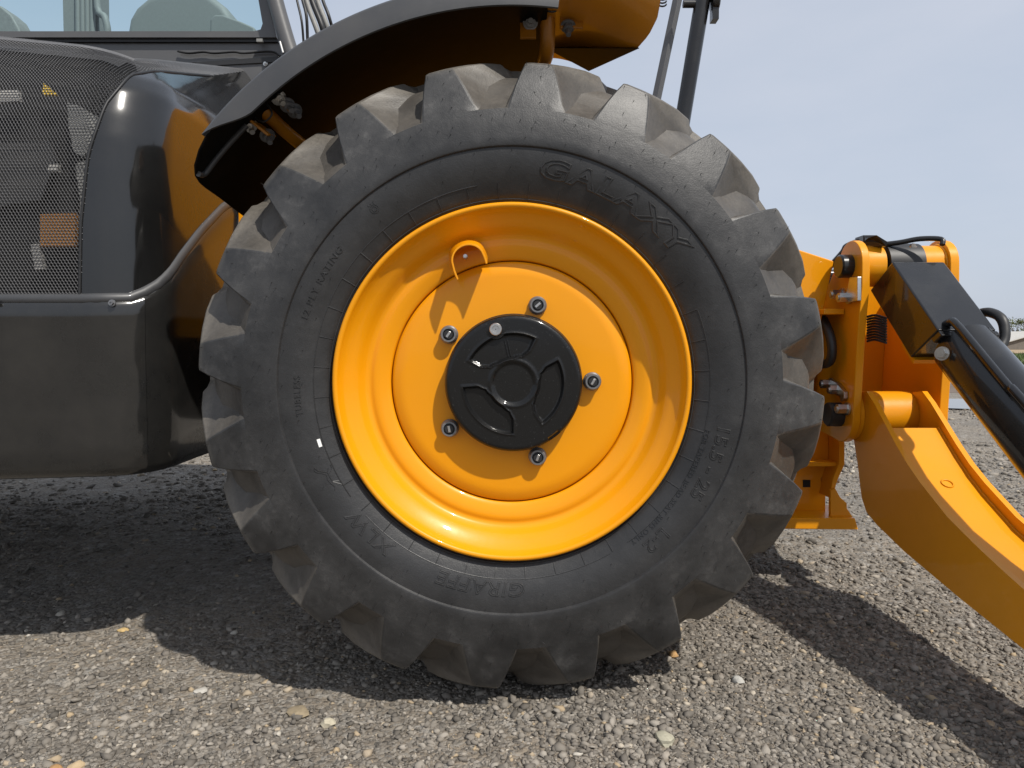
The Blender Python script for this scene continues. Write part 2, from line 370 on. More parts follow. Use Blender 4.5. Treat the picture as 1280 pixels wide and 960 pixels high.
# puddle, field, far things
def blob(cx, cy, rx, ry, z, n=40, seed=1):
    r = random.Random(seed); ph = [r.random()*6 for _ in range(4)]; V = [(cx, cy, z)]
    for i in range(n):
        a = 2*PI*i/n; k = 1+0.16*math.sin(2*a+ph[0])+0.1*math.sin(3*a+ph[1])+0.05*math.sin(7*a+ph[2]); V.append((cx+rx*k*math.cos(a), cy+ry*k*math.sin(a), z))
    return V, [(0, 1+i, 1+(i+1) % n) for i in range(n)]
m_w, t_, b_ = mat('puddle_water'); b_.inputs['Base Color'].default_value = (0.16, 0.16, 0.15, 1); b_.inputs['Roughness'].default_value = 0.06
bump(t_, b_, noise(t_, 9, 2), 0.08, 0.01)
tag(obj('puddle', blob(6.0, 7.25, 1.9, 0.85, 0.016, seed=4), m_w), kind='structure')
m_g, t_, b_ = mat('grass_field_soil')
t_.links.new(mixc(t_, noise(t_, 0.4, 6), (0.055, 0.085, 0.022), (0.10, 0.125, 0.035)), b_.inputs['Base Color']); b_.inputs['Roughness'].default_value = 0.95
m_t = flat('dry_stubble', (0.30, 0.22, 0.13), 0.95, var=0.3, scale=0.5)
m_d = flat('dirt_bank', (0.13, 0.10, 0.08), 0.95, var=0.4, scale=6)
def strip(y0, y1, x0, x1, z, seed, nx=60, h=0.0):
    r = random.Random(seed); V = []; F = []
    for i in range(nx+1):
        x = x0+(x1-x0)*i/nx; j0 = r.uniform(-.03, .03)*(y1-y0)*2; V += [(x, y0+j0, z), (x, (y0+y1)/2, z+h*(0.6+0.5*r.random())), (x, y1+j0, z)]
    for i in range(nx): F += [(3*i, 3*i+3, 3*i+4, 3*i+1), (3*i+1, 3*i+4, 3*i+5, 3*i+2)]
    return V, F
tag(obj('field', strip(17, 420, -500, 600, 0.02, 3), m_g), kind='structure')
tag(obj('stubble_field', strip(46, 90, -400, 500, 0.05, 5), m_t), kind='structure')
tag(obj('dirt_bank', strip(9.4, 11.2, -14, 26, -0.004, 6, 90, 0.10), m_d), kind='structure')
def grass_tufts():
    V = []; F = []; r = random.Random(5)
    for k in range(5200):
        y = 17+r.random()**1.6*30; x = (0.55+0.35*r.random())*(y+1.4) if r.random() < .8 else r.uniform(-1, 1)*(y+2); h = 0.12+0.16*r.random(); a = r.random()*PI; wd = 0.02+0.02*r.random()
        n = len(V); c, s = math.cos(a)*wd, math.sin(a)*wd; lx, ly = r.uniform(-.08, .08), r.uniform(-.08, .08)
        V += [(x-c, y-s, 0.0), (x+c, y+s, 0.0), (x+lx, y+ly, h)]; F.append((n, n+1, n+2))
    m, t, b = mat('grass_blades'); t.links.new(mixc(t, noise(t, 0.5, 4), (0.05, 0.09, 0.02), (0.11, 0.14, 0.035)), b.inputs['Base Color']); b.inputs['Roughness'].default_value = 0.8
    tag(obj('grass', (V, F), m), kind='stuff')
grass_tufts()
m_bark = flat('bark', (0.09, 0.07, 0.055), 0.9, var=0.4, scale=8, bmp=0.02)
def leaf_mat(nm, a, b2):
    m, t, b = mat(nm); t.links.new(mixc(t, noise(t, 1.2, 4), a, b2), b.inputs['Base Color']); b.inputs['Roughness'].default_value = 0.6
    b.inputs['Transmission Weight'].default_value = 0.0; b.inputs['Subsurface Weight'].default_value = 0.0; return m
LEAFS = [leaf_mat('leaf_spring_green', (0.07, 0.085, 0.02), (0.12, 0.13, 0.03)), leaf_mat('leaf_mid_green', (0.045, 0.06, 0.02), (0.08, 0.095, 0.03)), leaf_mat('leaf_russet', (0.085, 0.06, 0.035), (0.12, 0.085, 0.05))]
def tree(x, y, h, wd, lm, label, seed):
    r = random.Random(seed); t = empty('tree', (x, y, 0)); tag(t, label, 'tree', 'trees along the far edge of the fields')
    parts = [tube([(0, 0, -0.1), (0.05*h*r.uniform(-1, 1), 0, 0.3*h), (0.04*h*r.uniform(-1, 1), 0, 0.62*h)], [0.035*h, 0.028*h, 0.012*h], 8, 4)]
    tips = []
    for k in range(9):
        a = r.random()*2*PI; z0 = h*r.uniform(.22, .5); e = Vector((math.cos(a)*wd*r.uniform(.4, .85), math.sin(a)*wd*r.uniform(.4, .85), h*r.uniform(.5, .92))); tips.append(e)
        parts.append(tube([(0, 0, z0), (e.x*.5, e.y*.5, z0+(e.z-z0)*.6), tuple(e)], [0.012*h, 0.008*h, 0.003*h], 5, 3))
    obj('trunk', join(*parts), m_bark, t, smooth=60)
    V = []; F = []
    cl = [(e+Vector((r.gauss(0, .08), r.gauss(0, .08), r.gauss(0, .05)))*h, wd*r.uniform(.28, .5)) for e in tips for _ in range(2)]
    for c, R in cl:
        for q in range(90):
            d = Vector((r.gauss(0, 1), r.gauss(0, 1), r.gauss(0, .8))); d.normalize(); p = c+d*R*r.random()**.4
            if p.z < .12*h: continue
            s = 0.045*h*r.uniform(.6, 1.4); u = Vector((r.gauss(0, 1), r.gauss(0, 1), r.gauss(0, 1))).normalized()*s; v = u.cross(d)
            n = len(V); V += [p-u*.5, p+v*.4, p+u*.6, p-v*.4]; F.append((n, n+1, n+2, n+3))
    obj('crown', (V, F), lm, t)
TR = [(63.2, 88, 3.7, 1.9, 0, 'rounded spring green tree just right of the black hose loop, behind the pale shed roof'),
      (68.0, 90, 3.5, 2.0, 2, 'russet budding tree at the right hand edge behind the pale shed roof')]
for i, a in enumerate(TR): tree(a[0], a[1], a[2], a[3], LEAFS[a[4]], a[5], 40+i)
def hedge(x0, x1, y, h, label, seed):
    r = random.Random(seed); V = []; F = []
    for q in range(2200):
        x = r.uniform(x0, x1); z = h*r.random()**.7*(0.75+0.25*math.sin(x*1.3)); p = Vector((x, y+r.gauss(0, .5), z)); s = .16
        u = Vector((r.gauss(0, 1), r.gauss(0, 1), r.gauss(0, 1))).normalized()*s; v = u.orthogonal().normalized()*s*.7
        n = len(V); V += [p-u, p+v, p+u, p-v]; F.append((n, n+1, n+2, n+3))
    tag(obj('hedge', (V, F), LEAFS[1]), label, 'hedge')
hedge(38, 90, 84, 1.5, 'low dark hedge running along the far side of the stubble field', 3)
def shed(x, y, wx, wy, hw, hr, label):
    t = empty('shed', (x, y, 0)); tag(t, label, 'shed')
    mw = flat('shed_wall_boards', (0.16, 0.14, 0.12), 0.85, var=.3, scale=2); mr = flat('shed_roof_sheet', (0.48, 0.46, 0.42), 0.6, var=.12, scale=1)
    pts = [(-wx/2, 0), (wx/2, 0), (wx/2, hw), (0, hr), (-wx/2, hw)]
    obj('wall', prism_y(pts, -wy/2, wy/2), mw, t)
    for s in (-1, 1):
        a = Vector((0, 0, hr+.06)); e = Vector((s*(wx/2+.35), 0, hw-.12)); n = Vector((e.z-a.z, 0, a.x-e.x)).normalized()*.08
        if n.z < 0: n = -n
        V = [Vector((q.x, yy, q.z))+o for yy in (-wy/2-.3, wy/2+.3) for q in (a, e) for o in (Vector(), n)]
        obj('roof', (V, [(0, 2, 3, 1), (4, 5, 7, 6), (0, 4, 6, 2), (1, 3, 7, 5), (0, 1, 5, 4), (2, 6, 7, 3)]), mr, t)
    obj('door', box((wx*.15, -wy/2-.03, hw*.42), wx*.22, .06, hw*.84), GREYPART, t)
shed(58.5, 80, 10.5, 6, 0.55, 2.0, 'low shed with a pale sheet roof beyond the field at the right edge')

# ================================================================== TELEHANDLER
TH = tag(empty('telehandler', (0, 0.2, 0)), 'yellow and black telehandler with a huge front tyre and its stabiliser leg lowered', 'telehandler')
TINV = Matrix.Translation((0, -0.2, 0))
def part(name, mesh, mats, parent=None, **k):
    """a part of the telehandler: geometry given in world metres"""
    o = obj(name, mesh, mats, parent or TH, **k)
    o.matrix_parent_inverse = TINV if (parent is None or parent is TH) else Matrix.Identity(4)
    return o
def F2(v, f): return fix(v, f)

# ---- tyre
SIDE = [(.345, .035), (.347, .010), (.352, -.006), (.360, -.016), (.372, -.0235), (.386, -.0300), (.400, -.0365), (.420, -.0425), (.440, -.0450), (.4530, -.0450),
        (.4550, -.0450), (.4575, -.0490), (.4605, -.0500), (.475, -.0485), (.495, -.0465), (.515, -.0430)]
ROW_S = [(.530, -.0395), (.545, -.0355), (.575, -.0262), (.605, -.0145), (.630, -.0015), (.641, .025), (.650, .050), (.656, .075), (.660, .100), (.664, .140), (.666, .170), (.667, .192)]
ROW_F = [(.530, -.0395), (.541, -.0270), (.555, -.0020), (.575, .0180), (.597, .0320), (.613, .045), (.622, .058), (.628, .074), (.632, .103), (.658, .120), (.662, .170), (.664, .192)]
A_T = [3.4, 2.9, 1.9, .9, 0, 3.2, 6.3, 8.7, 9.2, 9.2, 9.5, 9.5]
A_B = [4.2, 4.8, 5.2, 5.8, 6.5, 8.8, 10.3, 11, 11, 11, 11, 11]
B_B = [9.0, 9.4, 10.8, 12.0, 13.6, 16.0, 18.0, 19.0, 19.3, 19.3, 19, 19]
B_T = [9.8, 10.2, 11.1, 12.1, 13.0, 16.2, 19.0, 20.8, 21.2, 21.2, 21, 21]
def side_y(r):
    t = [(a, b) for a, b in SIDE]+ROW_S[:5]
    return lerp_tab(t, r)
back = [(.664, .21), (.655, .30), (.64, .37), (.60, .395), (.52, .425), (.46, .44), (.40, .43), (.35, .40)]
TYRE = part('tyre', lathe(SIDE+ROW_F+back, 240), [RUBBER, TREAD], smooth=32)
npr = len(SIDE+ROW_F+back)-1
for p in TYRE.data.polygons:
    if p.index % npr >= len(SIDE): p.material_index = 1
def lug_mesh():
    V = []; F = []
    rows = list(zip(ROW_S, ROW_F, A_T, A_B, B_B, B_T))
    rows = [((.519, -.0410), (.519, -.0408), 3.8, 4.4, 8.8, 9.4)]+rows
    for k, (s, f, at, ab, bb, bt) in enumerate(rows):
        f = (f[0]-.002, f[1]+.002); e = at+18
        cols = [(bb, f), (bt, s)]+[(bt+(e-bt)*q/4, s) for q in (1, 2, 3)]+[(e, s), (ab+18, f)]
        for ph, (r, y) in cols:
            a = math.radians(-ph); V.append((r*math.cos(a), y, r*math.sin(a)))
    n = 7
    for k in range(len(rows)-1):
        for c in range(n-1): F.append((k*n+c, k*n+c+1, (k+1)*n+c+1, (k+1)*n+c))
    bm = bmesh.new(); vs = [bm.verts.new(v) for v in V]
    for q in F: bm.faces.new([vs[i] for i in q])
    bm.faces.ensure_lookup_table(); bm.normal_update()
    if bm.faces[2*6+3].normal.y > 0: bmesh.ops.reverse_faces(bm, faces=bm.faces)
    me = bpy.data.meshes.new('tread_lug'); bm.to_mesh(me); bm.free(); return me
LUG = lug_mesh()
LUG.materials.append(RUBBER); LUG.materials.append(TREAD)
for p in LUG.polygons:
    if p.index % 6 in (0, 5) or p.index//6 >= 5: p.material_index = 1
# A edge of the groove near the top stands at 100.7 deg
for k in range(20):
    o = bpy.data.objects.new('tread_lug', LUG); COL.objects.link(o); o.parent = TYRE; o.location = (0, 0, H)
    o.rotation_euler = (0, -math.radians(100.7-18*k), 0)
    b = o.modifiers.new('bevel', 'BEVEL'); b.width = .0035; b.segments = 2; b.limit_method = 'ANGLE'; b.angle_limit = math.radians(38); b.harden_normals = False
LUG.polygons.foreach_set('use_smooth', [True]*len(LUG.polygons)); LUG.set_sharp_from_angle(angle=math.radians(24))

# ---- raised lettering
DG = None
def text_geo(body, size, wide=1.0, shear=0.0, outline=None, extrude=0.0, offset=0.0, space=1.0):
    c = bpy.data.curves.new('t', 'FONT'); c.body = body; c.size = size; c.align_x = 'CENTER'; c.align_y = 'CENTER'; c.resolution_u = 3
    c.shear = shear; c.space_character = space; c.offset = offset
    if outline: c.fill_mode = 'NONE'; c.bevel_depth = outline; c.bevel_resolution = 1
    else: c.extrude = extrude
    o = bpy.data.objects.new('t', c); COL.objects.link(o)
    dg = bpy.context.evaluated_depsgraph_get(); me = bpy.data.meshes.new_from_object(o.evaluated_get(dg))
    V = [(v.co.x*wide, v.co.y, v.co.z) for v in me.vertices]; F = [tuple(p.vertices) for p in me.polygons]
    bpy.data.objects.remove(o); bpy.data.curves.remove(c); bpy.data.meshes.remove(me); return V, F
def bend(geo, r0, ang, lift=0.0):
    V = []
    for x, y, z in geo[0]:
        a = math.radians(ang)-x/r0; r = r0+y; V.append((r*math.cos(a), side_y(r)-z-lift, H+r*math.sin(a)))
    return V, geo[1]
KM = 1.385/890                                            # metres per photo pixel at the side wall
def word(name, body, r, ang, size, wide=1.0, shear=0.0, outline=None, space=1.0, offset=0.0):
    g = text_geo(body, size, wide, shear, outline, 0.0012, offset, space)
    part(name, bend(g, r*KM, ang, 0.0 if outline else .0004), RUBBER, TYRE)
word('raised_lettering', 'GALAXY', 269, 61.0, .049, 1.60, 0.12, .0016, 1.1, .001)
word('raised_lettering', 'GIRAFFE', 262, -98.5, .036, 1.25, 0.12, .0014, 1.08)
word('raised_lettering', 'XLW', 262, -133.5, .036, 1.25, 0.12, .0014, 1.15)
word('raised_lettering', '15.5 - 25', 272, -21.5, .034, 1.22, 0.0, .0013, 1.05)
word('raised_lettering', 'L-2', 270, -47.2, .034, 1.15, 0.0, .0013, 1.1)
word('raised_lettering', 'FOR TAPERED BEAD SEAT RIMS ONLY', 254, -33, .0125, 1.15, 0.0, None, 1.15)
word('raised_lettering', 'TUBELESS', 269, 183, .017, 1.0, 0.0, None, 1.12)
word('raised_lettering', '12 PLY RATING', 271, 152, .018, 1.15, 0.1, None, 1.15)
def stroke(pts, r, ang, w=.0009):
    V = []
    P = []
    for x, y in pts:
        rr = r*KM+y; a = math.radians(ang)-x/(r*KM); P.append((rr*math.cos(a), side_y(rr)-.0002, H+rr*math.sin(a)))
    return tube(P, w, 5, 2)
gir = [[(-.022, -.004), (-.012, .000), (-.002, .002), (.008, .000), (.018, .012), (.024, .016)], [(.024, .016), (.029, .014), (.025, .012), (.019, .008), (.010, -.004), (.0, -.004), (-.012, -.005)],
       [(-.012, -.005), (-.022, -.014), (-.026, -.016)], [(-.010, -.004), (-.016, -.015)], [(.006, -.004), (.014, -.014), (.022, -.014)], [(.010, -.003), (.018, -.009)], [(-.022, -.004), (-.028, .000)]]
part('giraffe_emblem', join(*[stroke(s, 262, -153) for s in gir]), RUBBER, TYRE)
ring = [(.0085*math.cos(a), .0085*math.sin(a)) for a in np.linspace(0, 2*PI, 9)]
star = [(-.004, -.004), (-.004, .002), (0, .005), (.004, .002), (.004, -.004), (-.004, -.004)]
part('round_emblem', join(stroke(ring, 276, 128, .0008), stroke(star, 276, 128, .0008), *[stroke([(x, .009), (x*1.2, .013)], 276, 128, .0008) for x in (-.005, 0, .005)]), RUBBER, TYRE)
# bead band: arc ridges with radial ticks
def arc_ridge(r, a0, a1, w, n=None):
    n = n or max(3, int(abs(a1-a0)/2)); P = []
    for i in range(n+1):
        a = math.radians(a0+(a1-a0)*i/n); P.append((r*math.cos(a), side_y(r), H+r*math.sin(a)))
    return tube(P, w, 5, 1)
tk = []
for k in range(40):
    a = math.radians(4+9*k)
    tk.append(tube([(rr*KM*math.cos(a), side_y(rr*KM)-.0002, H+rr*KM*math.sin(a)) for rr in (229, 234, 242, 251)], .0011, 5, 1))
part('bead_tick', join(*tk), RUBBER, TYRE)['kind'] = 'stuff'
for a0, a1 in ((-30, 22), (100, 215), (222, 300), (306, 328)):
    part('bead_ridge', arc_ridge(251*KM, a0, a1, .0011), RUBBER, TYRE, smooth=60)
part('bead_ridge', arc_ridge(233*KM, 0, 360, .0013, 120), RUBBER, TYRE, smooth=60)
def hairs():
    V = []; F = []; r = random.Random(3)
    def hair(rr, a, L, yoff=0.0):
        a = math.radians(a); p = Vector((rr*math.cos(a), side_y(rr)+yoff, H+rr*math.sin(a))); d = Vector((r.gauss(0, .45), -1, r.gauss(-.2, .45))).normalized()
        n = len(V); _, u, v = frame(d); w_ = .0008
        for q in range(3): V.append(p+(u*math.cos(q*2.09)+v*math.sin(q*2.09))*w_)
        V.append(p+d*L); F.extend([(n, n+1, n+3), (n+1, n+2, n+3), (n+2, n, n+3)])
    for k in range(44): hair(.449+r.uniform(-.002, .002), 8.2*k+r.uniform(-1, 1), .007)
    for k in range(44): hair(.474+r.uniform(-.004, .004), 8.2*k+4+r.uniform(-1, 1), .007)
    for k in range(36): hair(.412+r.uniform(-.012, .012), 10*k+r.uniform(-2, 2), .006)
    for k in range(20):
        b0 = 100.7-18*k
        for ph, rr in ((4, .518), (9.2, .518), (6.5, .512), (-2.2, .505), (12.5, .505), (-3, .565), (15, .492), (16, .600), (-1.5, .545)): hair(rr, b0-ph, .007+.004*r.random())
        for ph in (-.6, 13.4):
            hair(.624, b0-ph, .012)
    part('rubber_hair', (V, F), HAIR, TYRE)['kind'] = 'stuff'
hairs()
p = []
for x0, x1, y0, y1 in ((-.0030, .0030, -.0080, .0080),):
    pts = [(x0, y0), (x1, y0), (x1, y1), (x0, y1)]
    for x, y in pts:
        rr = 255*KM+x; a = math.radians(197)+y/(255*KM); p.append((rr*math.cos(a), side_y(rr)-.0006, H+rr*math.sin(a)))
part('white_sticker', (p, [(0, 1, 2, 3)]), WHITE, TYRE)
# ---- wheel rim
RIM = part('wheel_rim', lathe([(.338, .10), (.340, .02), (.349, -.004), (.3525, -.014), (.3548, -.022), (.3548, -.028), (.3525, -.0325), (.3485, -.0335), (.3445, -.0315), (.3430, -.0275),
        (.3415, -.0235), (.334, -.0120), (.322, -.0030), (.313, .0045), (.307, .0125), (.300, .0215), (.294, .0262), (.289, .0268), (.2855, .0256), (.282, .0246), (.277, .0250), (.268, .0265), (.258, .0315), (.2515, .0340), (.2495, .0370), (.2490, .055)], 160), YEL, smooth=60)
DISC = part('wheel_disc', lathe([(.2470, .060), (.2468, .0375), (.2455, .0345), (.242, .0325), (.232, .0285), (.224, .0265), (.216, .0260), (.16, .0260), (.05, .0260), (.001, .0260)], 160), YEL, smooth=60)
part('wheel_well', lathe([(.338, .10), (.2, .12), (.2, .06), (.26, .05)], 64), DARK)
# valve guard: bent strip welded to the rim
gx, gz = PY(586, 326, -.01).x, PY(586, 326, -.01).z
rad = Vector((gx, 0, gz-H)).normalized(); tan = Vector((rad.z, 0, -rad.x))
V = []; F = []; n = 18; Rg = .033
path = [(-1.02*Rg, -.030), (-1.04*Rg, -.012)]+[(Rg*math.cos(a), Rg*.92*math.sin(a)) for a in np.linspace(PI, 0, n)]+[(1.02*Rg, -.008), (1.0*Rg, -.020)]
for i, (a, b) in enumerate(path):
    nx, nz = (a/Rg, max(b, 0)/Rg); l = math.hypot(nx, nz) or 1; nx, nz = nx/l, nz/l
    for th in (0.0, .0035):
        for yy in (-.034, .018):
            q = Vector((gx, 0, gz))+tan*(a-nx*th)*(1+.14*(yy+.034)/.052)+rad*(b-nz*th+.017*(yy+.034)/.052); V.append((q.x, yy, q.z))
m_ = len(path)
for i in range(m_-1):
    a = i*4; b = a+4
    F += [(a, b, b+1, a+1), (a+2, a+3, b+3, b+2), (a, a+2, b+2, b), (a+1, b+1, b+3, a+3)]
F += [(0, 1, 3, 2), ((m_-1)*4, (m_-1)*4+2, (m_-1)*4+3, (m_-1)*4+1)]
part('valve_guard', F2(V, F), YEL, RIM, smooth=40, bevel=.0006)
q = PY(582, 321, .0); part('valve_stem', join(cyl((q.x, .012, q.z), (q.x, -.010, q.z), .0042, n=12), cyl((q.x, -.010, q.z), (q.x, -.016, q.z), .0034, n=12)), STEEL, RIM, smooth=40)
# ---- hub cap
def hub():
    R = .1375; nr, na = 72, 280
    hc = PY(642, 479.5, -.018); cx, cz = hc.x, hc.z
    def pocket(r, th):                                     # recess depth 0..1
        best = -1
        for a0, a1, r0, r1 in ((64, 153, .049, .100), (-55, 28, .049, .100), (184, 270, .049, .102)):
            am = (a0+a1)/2; d = (th-am+180) % 360-180; half = (a1-a0)/2
            da = (half-abs(d))*PI/180*r; w_ = min(da, r-r0, r1-r)
            # scalloped waist: pocket narrows near the inner end
            w_ -= .010*smooth(.075, .052, r)*smooth(.3, 1.0, abs(d)/half)
            best = max(best, w_)
        return best
    V = []; F = []
    rs = list(np.linspace(0.0005, .128, nr))
    for r in rs:
        for k in range(na):
            th = 360*k/na; a = math.radians(th); w0 = pocket(r, th); p_ = smooth(0, .005, w0)
            y = -.0145+.0072*p_-.0016*math.exp(-((w0+.0012)/.0018)**2)
            y -= .0018*math.exp(-((r-.0465)/.0032)**2)         # ring round the centre
            y += .0035*smooth(.043, .038, r)
            V.append((cx+r*math.cos(a), y, cz+r*math.sin(a)))
    edge = [(.1315, -.0137), (.1345, -.0115), (.1365, -.0080), (R, -.0035), (R+.0005, .017), (R+.0025, .0175), (R+.0025, .0280)]
    for r, y in edge:
        for k in range(na):
            th = 360*k/na; a = math.radians(th); rr = r; yy = y
            if abs((th-308+180) % 360-180) < 5.0 and r < R+.001 and y < 0: rr = r-.016 if r > .1315 else r; yy = y+.010
            V.append((cx+rr*math.cos(a), yy, cz+rr*math.sin(a)))
    rows = nr+len(edge)
    for i in range(rows-1):
        for k in range(na):
            j = (k+1) % na; F.append((i*na+k, (i+1)*na+k, (i+1)*na+j, i*na+j))
    hb = part('hub_cap', (V, F), CAST, smooth=38)
    b = PY(619.5, 411.5, -.022); bo = part('filler_plug', F2(*lathe([(.0125, -.011), (.0125, -.0185), (.0112, -.0198), (.0075, -.0198), (.0068, -.0150), (.001, -.0150)], 24, b.x, b.z)), STEEL, hb, smooth=35)
    part('plug_boss', F2(*lathe([(.021, -.0095), (.0195, -.0152), (.0135, -.0156), (.013, -.012)], 32, b.x, b.z)), CAST, hb, smooth=45)
    for x0 in (630.5, 634.0):
        a = PY(x0, 424, -.0168); c = PY(x0+5, 446, -.0168); part('cast_mark', tube([(a.x, -.0090, a.z), (c.x, -.0090, c.z)], .0009, 6, 1), CAST, hb)
hub()
for k, (px, py) in enumerate(((672.5, 381), (560, 418), (742, 477.5), (561, 537), (672.5, 573))):
    q = PY(px, py, -.004); y0 = .0255
    nt_ = part('wheel_nut', F2(*join(lathe([(.0185, y0), (.0188, y0-.004), (.0172, y0-.0065), (.0150, y0-.0075)], 28, q.x, q.z), lathe([(.0165, y0-.006), (.0165, y0-.019), (.0150, y0-.0208), (.0118, y0-.0208), (.0112, y0-.0180)], 24, q.x, q.z))), DARK_STEEL, DISC, smooth=35)
    part('wheel_stud', F2(*lathe([(.0112, y0-.0175), (.0092, y0-.0180), (.0085, y0-.0225), (.0001, y0-.0225)], 20, q.x, q.z)), HOSE, DISC, smooth=35)
    a = (math.radians(40), math.radians(55), math.radians(60), math.radians(100), math.radians(70))[k]
    R_ = Matrix.Rotation(-a, 3, 'Y'); part('stud_slot', box((q.x, y0-.0229, q.z), .0130, .0016, .0048, R_), STEEL, DISC, bevel=.0005)

# ---- mudguard over the wheel
FR, FT = .778, .004
def fend(th, y, r): a = math.radians(th); return (r*math.cos(a), y, H+r*math.sin(a))
def f_left(y): return lerp_tab([(0, 141.0), (.012, 143.6), (.03, 145.6), (.06, 147.2), (.10, 147.8), (.20, 148.3), (.34, 149.2), (.56, 150.5)], y)
def f_right(y): return lerp_tab([(0, 84.5), (.34, 84.5)], y)
def sheet(lf, rf, y0, y1, r, nt_=70, ny_=14, th=FT, drop=None):
    V = []; F = []
    for s in (0, 1):
        for i in range(nt_+1):
            for j in range(ny_+1):
                y = y0+(y1-y0)*(j/ny_)**1.5; a = lf(y)+(rf(y)-lf(y))*i/nt_; rr = r-(th if s else 0)
                if drop: rr += drop(a, y)
                V.append(fend(a, y, rr))
    N = (nt_+1)*(ny_+1); I = lambda i, j, s: s*N+i*(ny_+1)+j
    for i in range(nt_):
        for j in range(ny_):
            F += [(I(i, j, 0), I(i+1, j, 0), I(i+1, j+1, 0), I(i, j+1, 0)), (I(i, j, 1), I(i, j+1, 1), I(i+1, j+1, 1), I(i+1, j, 1))]
    for i in range(nt_): F += [(I(i, 0, 0), I(i, 0, 1), I(i+1, 0, 1), I(i+1, 0, 0)), (I(i, ny_, 0), I(i+1, ny_, 0), I(i+1, ny_, 1), I(i, ny_, 1))]
    for j in range(ny_): F += [(I(0, j, 0), I(0, j+1, 0), I(0, j+1, 1), I(0, j, 1)), (I(nt_, j, 0), I(nt_, j, 1), I(nt_, j+1, 1), I(nt_, j+1, 0))]
    return V, F
MUD = part('mudguard', F2(*sheet(f_left, f_right, 0.0, .56, FR)), UNDER, smooth=40)
# outer lip hanging down in front, tapering to the rear tip
V = []; F = []; nn = 64
for i in range(nn+1):
    th = 141.2+(83-141.2)*i/nn; hgt = .046*smooth(0, 1, min(1, (141.2-th)/9+.12))
    for (dr, y) in ((.004, .006), (.002, -.003), (-.004, -.008), (-hgt, -.010), (-hgt-.001, -.005), (-.006, .002)): V.append(fend(th, y, FR+dr+.004))
for i in range(nn):
    for k in range(6):
        k2 = (k+1) % 6; F.append((i*6+k, i*6+k2, (i+1)*6+k2, (i+1)*6+k))
F += [(0, 1, 2, 3, 4, 5), tuple(nn*6+k for k in (5, 4, 3, 2, 1, 0))]
part('mudguard_lip', F2(V, F), PLASTIC, MUD, smooth=40)
# rib pressed into the rear end
V = []
part('mudguard_rib', tube([fend(146.4-.0*k, .05+.055*k, FR-.007) for k in range(1)]+[fend(a, y, FR-.008) for a, y in ((146.0, .07), (143.5, .075), (140, .08), (136, .085))], .006, 8, 4), PLASTIC, MUD, smooth=60)
# front end piece of the mudguard, chassis reflection painted yellow inside, with a black turned down edge
EDG = [(0, PY(827, -26, .0)), (.10, PY(825, 2, .004)), (.2, PY(821, 24, .03)), (.32, PY(811, 44, .07)), (.45, PY(796, 61, .13)), (.7, PY(766, 75, .23)), (1.0, PY(736, 88, .345))]
def edge_pt(v):
    for (a, p), (b, q) in zip(EDG, EDG[1:]):
        if v <= b: return p.lerp(q, (v-a)/(b-a))
    return EDG[-1][1]
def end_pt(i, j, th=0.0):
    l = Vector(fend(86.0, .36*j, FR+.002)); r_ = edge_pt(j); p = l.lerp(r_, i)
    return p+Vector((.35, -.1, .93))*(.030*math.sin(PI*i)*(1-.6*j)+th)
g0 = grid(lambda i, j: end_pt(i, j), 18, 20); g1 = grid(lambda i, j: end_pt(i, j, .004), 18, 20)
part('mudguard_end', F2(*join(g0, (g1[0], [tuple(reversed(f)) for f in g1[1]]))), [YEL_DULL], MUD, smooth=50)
q = [Vector(end_pt(.14, .80))+Vector((0, -.006, -.008)), PY(799, 60.5, .118), PY(736, 89, .335), PY(699, 66, .352)]
part('mudguard_flap', F2(*join((q+[v+Vector((0, .003, .003)) for v in q], [(0, 1, 2, 3), (7, 6, 5, 4), (0, 4, 5, 1), (1, 5, 6, 2), (2, 6, 7, 3), (3, 7, 4, 0)]))), UNDER, MUD)
a, b = PY(722, 2, .10), PY(770, 17, .13)
part('mudguard_slot', F2(*cyl(a, b, .009, n=12, cham=.003)), BLACK, MUD, smooth=50)
# brackets
def bolt(p, d, r=.0105, L=.030, par=None, m=STEEL):
    p = Vector(p); d = Vector(d).normalized()
    return part('bolt', F2(*join(cyl(p, p+d*.003, r*1.55, n=16), hexa(p+d*.003, p+d*(.003+r), r*1.1), cyl(p+d*(.003+r), p+d*L, r*.55, n=10))), m, par, smooth=30)
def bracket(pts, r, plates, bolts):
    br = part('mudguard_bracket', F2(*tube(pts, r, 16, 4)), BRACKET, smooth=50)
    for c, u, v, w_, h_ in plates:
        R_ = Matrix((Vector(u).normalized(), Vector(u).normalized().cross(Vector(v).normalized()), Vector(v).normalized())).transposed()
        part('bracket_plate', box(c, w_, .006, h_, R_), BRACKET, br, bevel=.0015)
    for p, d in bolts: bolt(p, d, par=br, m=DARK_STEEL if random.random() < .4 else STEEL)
    return br
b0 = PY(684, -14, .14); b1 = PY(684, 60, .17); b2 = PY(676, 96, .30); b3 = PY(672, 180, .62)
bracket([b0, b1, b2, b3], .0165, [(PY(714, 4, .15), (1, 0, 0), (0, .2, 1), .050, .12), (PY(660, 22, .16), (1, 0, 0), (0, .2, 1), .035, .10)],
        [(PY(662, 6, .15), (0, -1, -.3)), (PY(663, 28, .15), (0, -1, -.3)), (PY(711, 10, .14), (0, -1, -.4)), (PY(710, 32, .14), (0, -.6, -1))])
b0 = PY(318, 126, .10); b1 = PY(350, 158, .16); b2 = PY(384, 186, .26); b3 = PY(430, 215, .60)
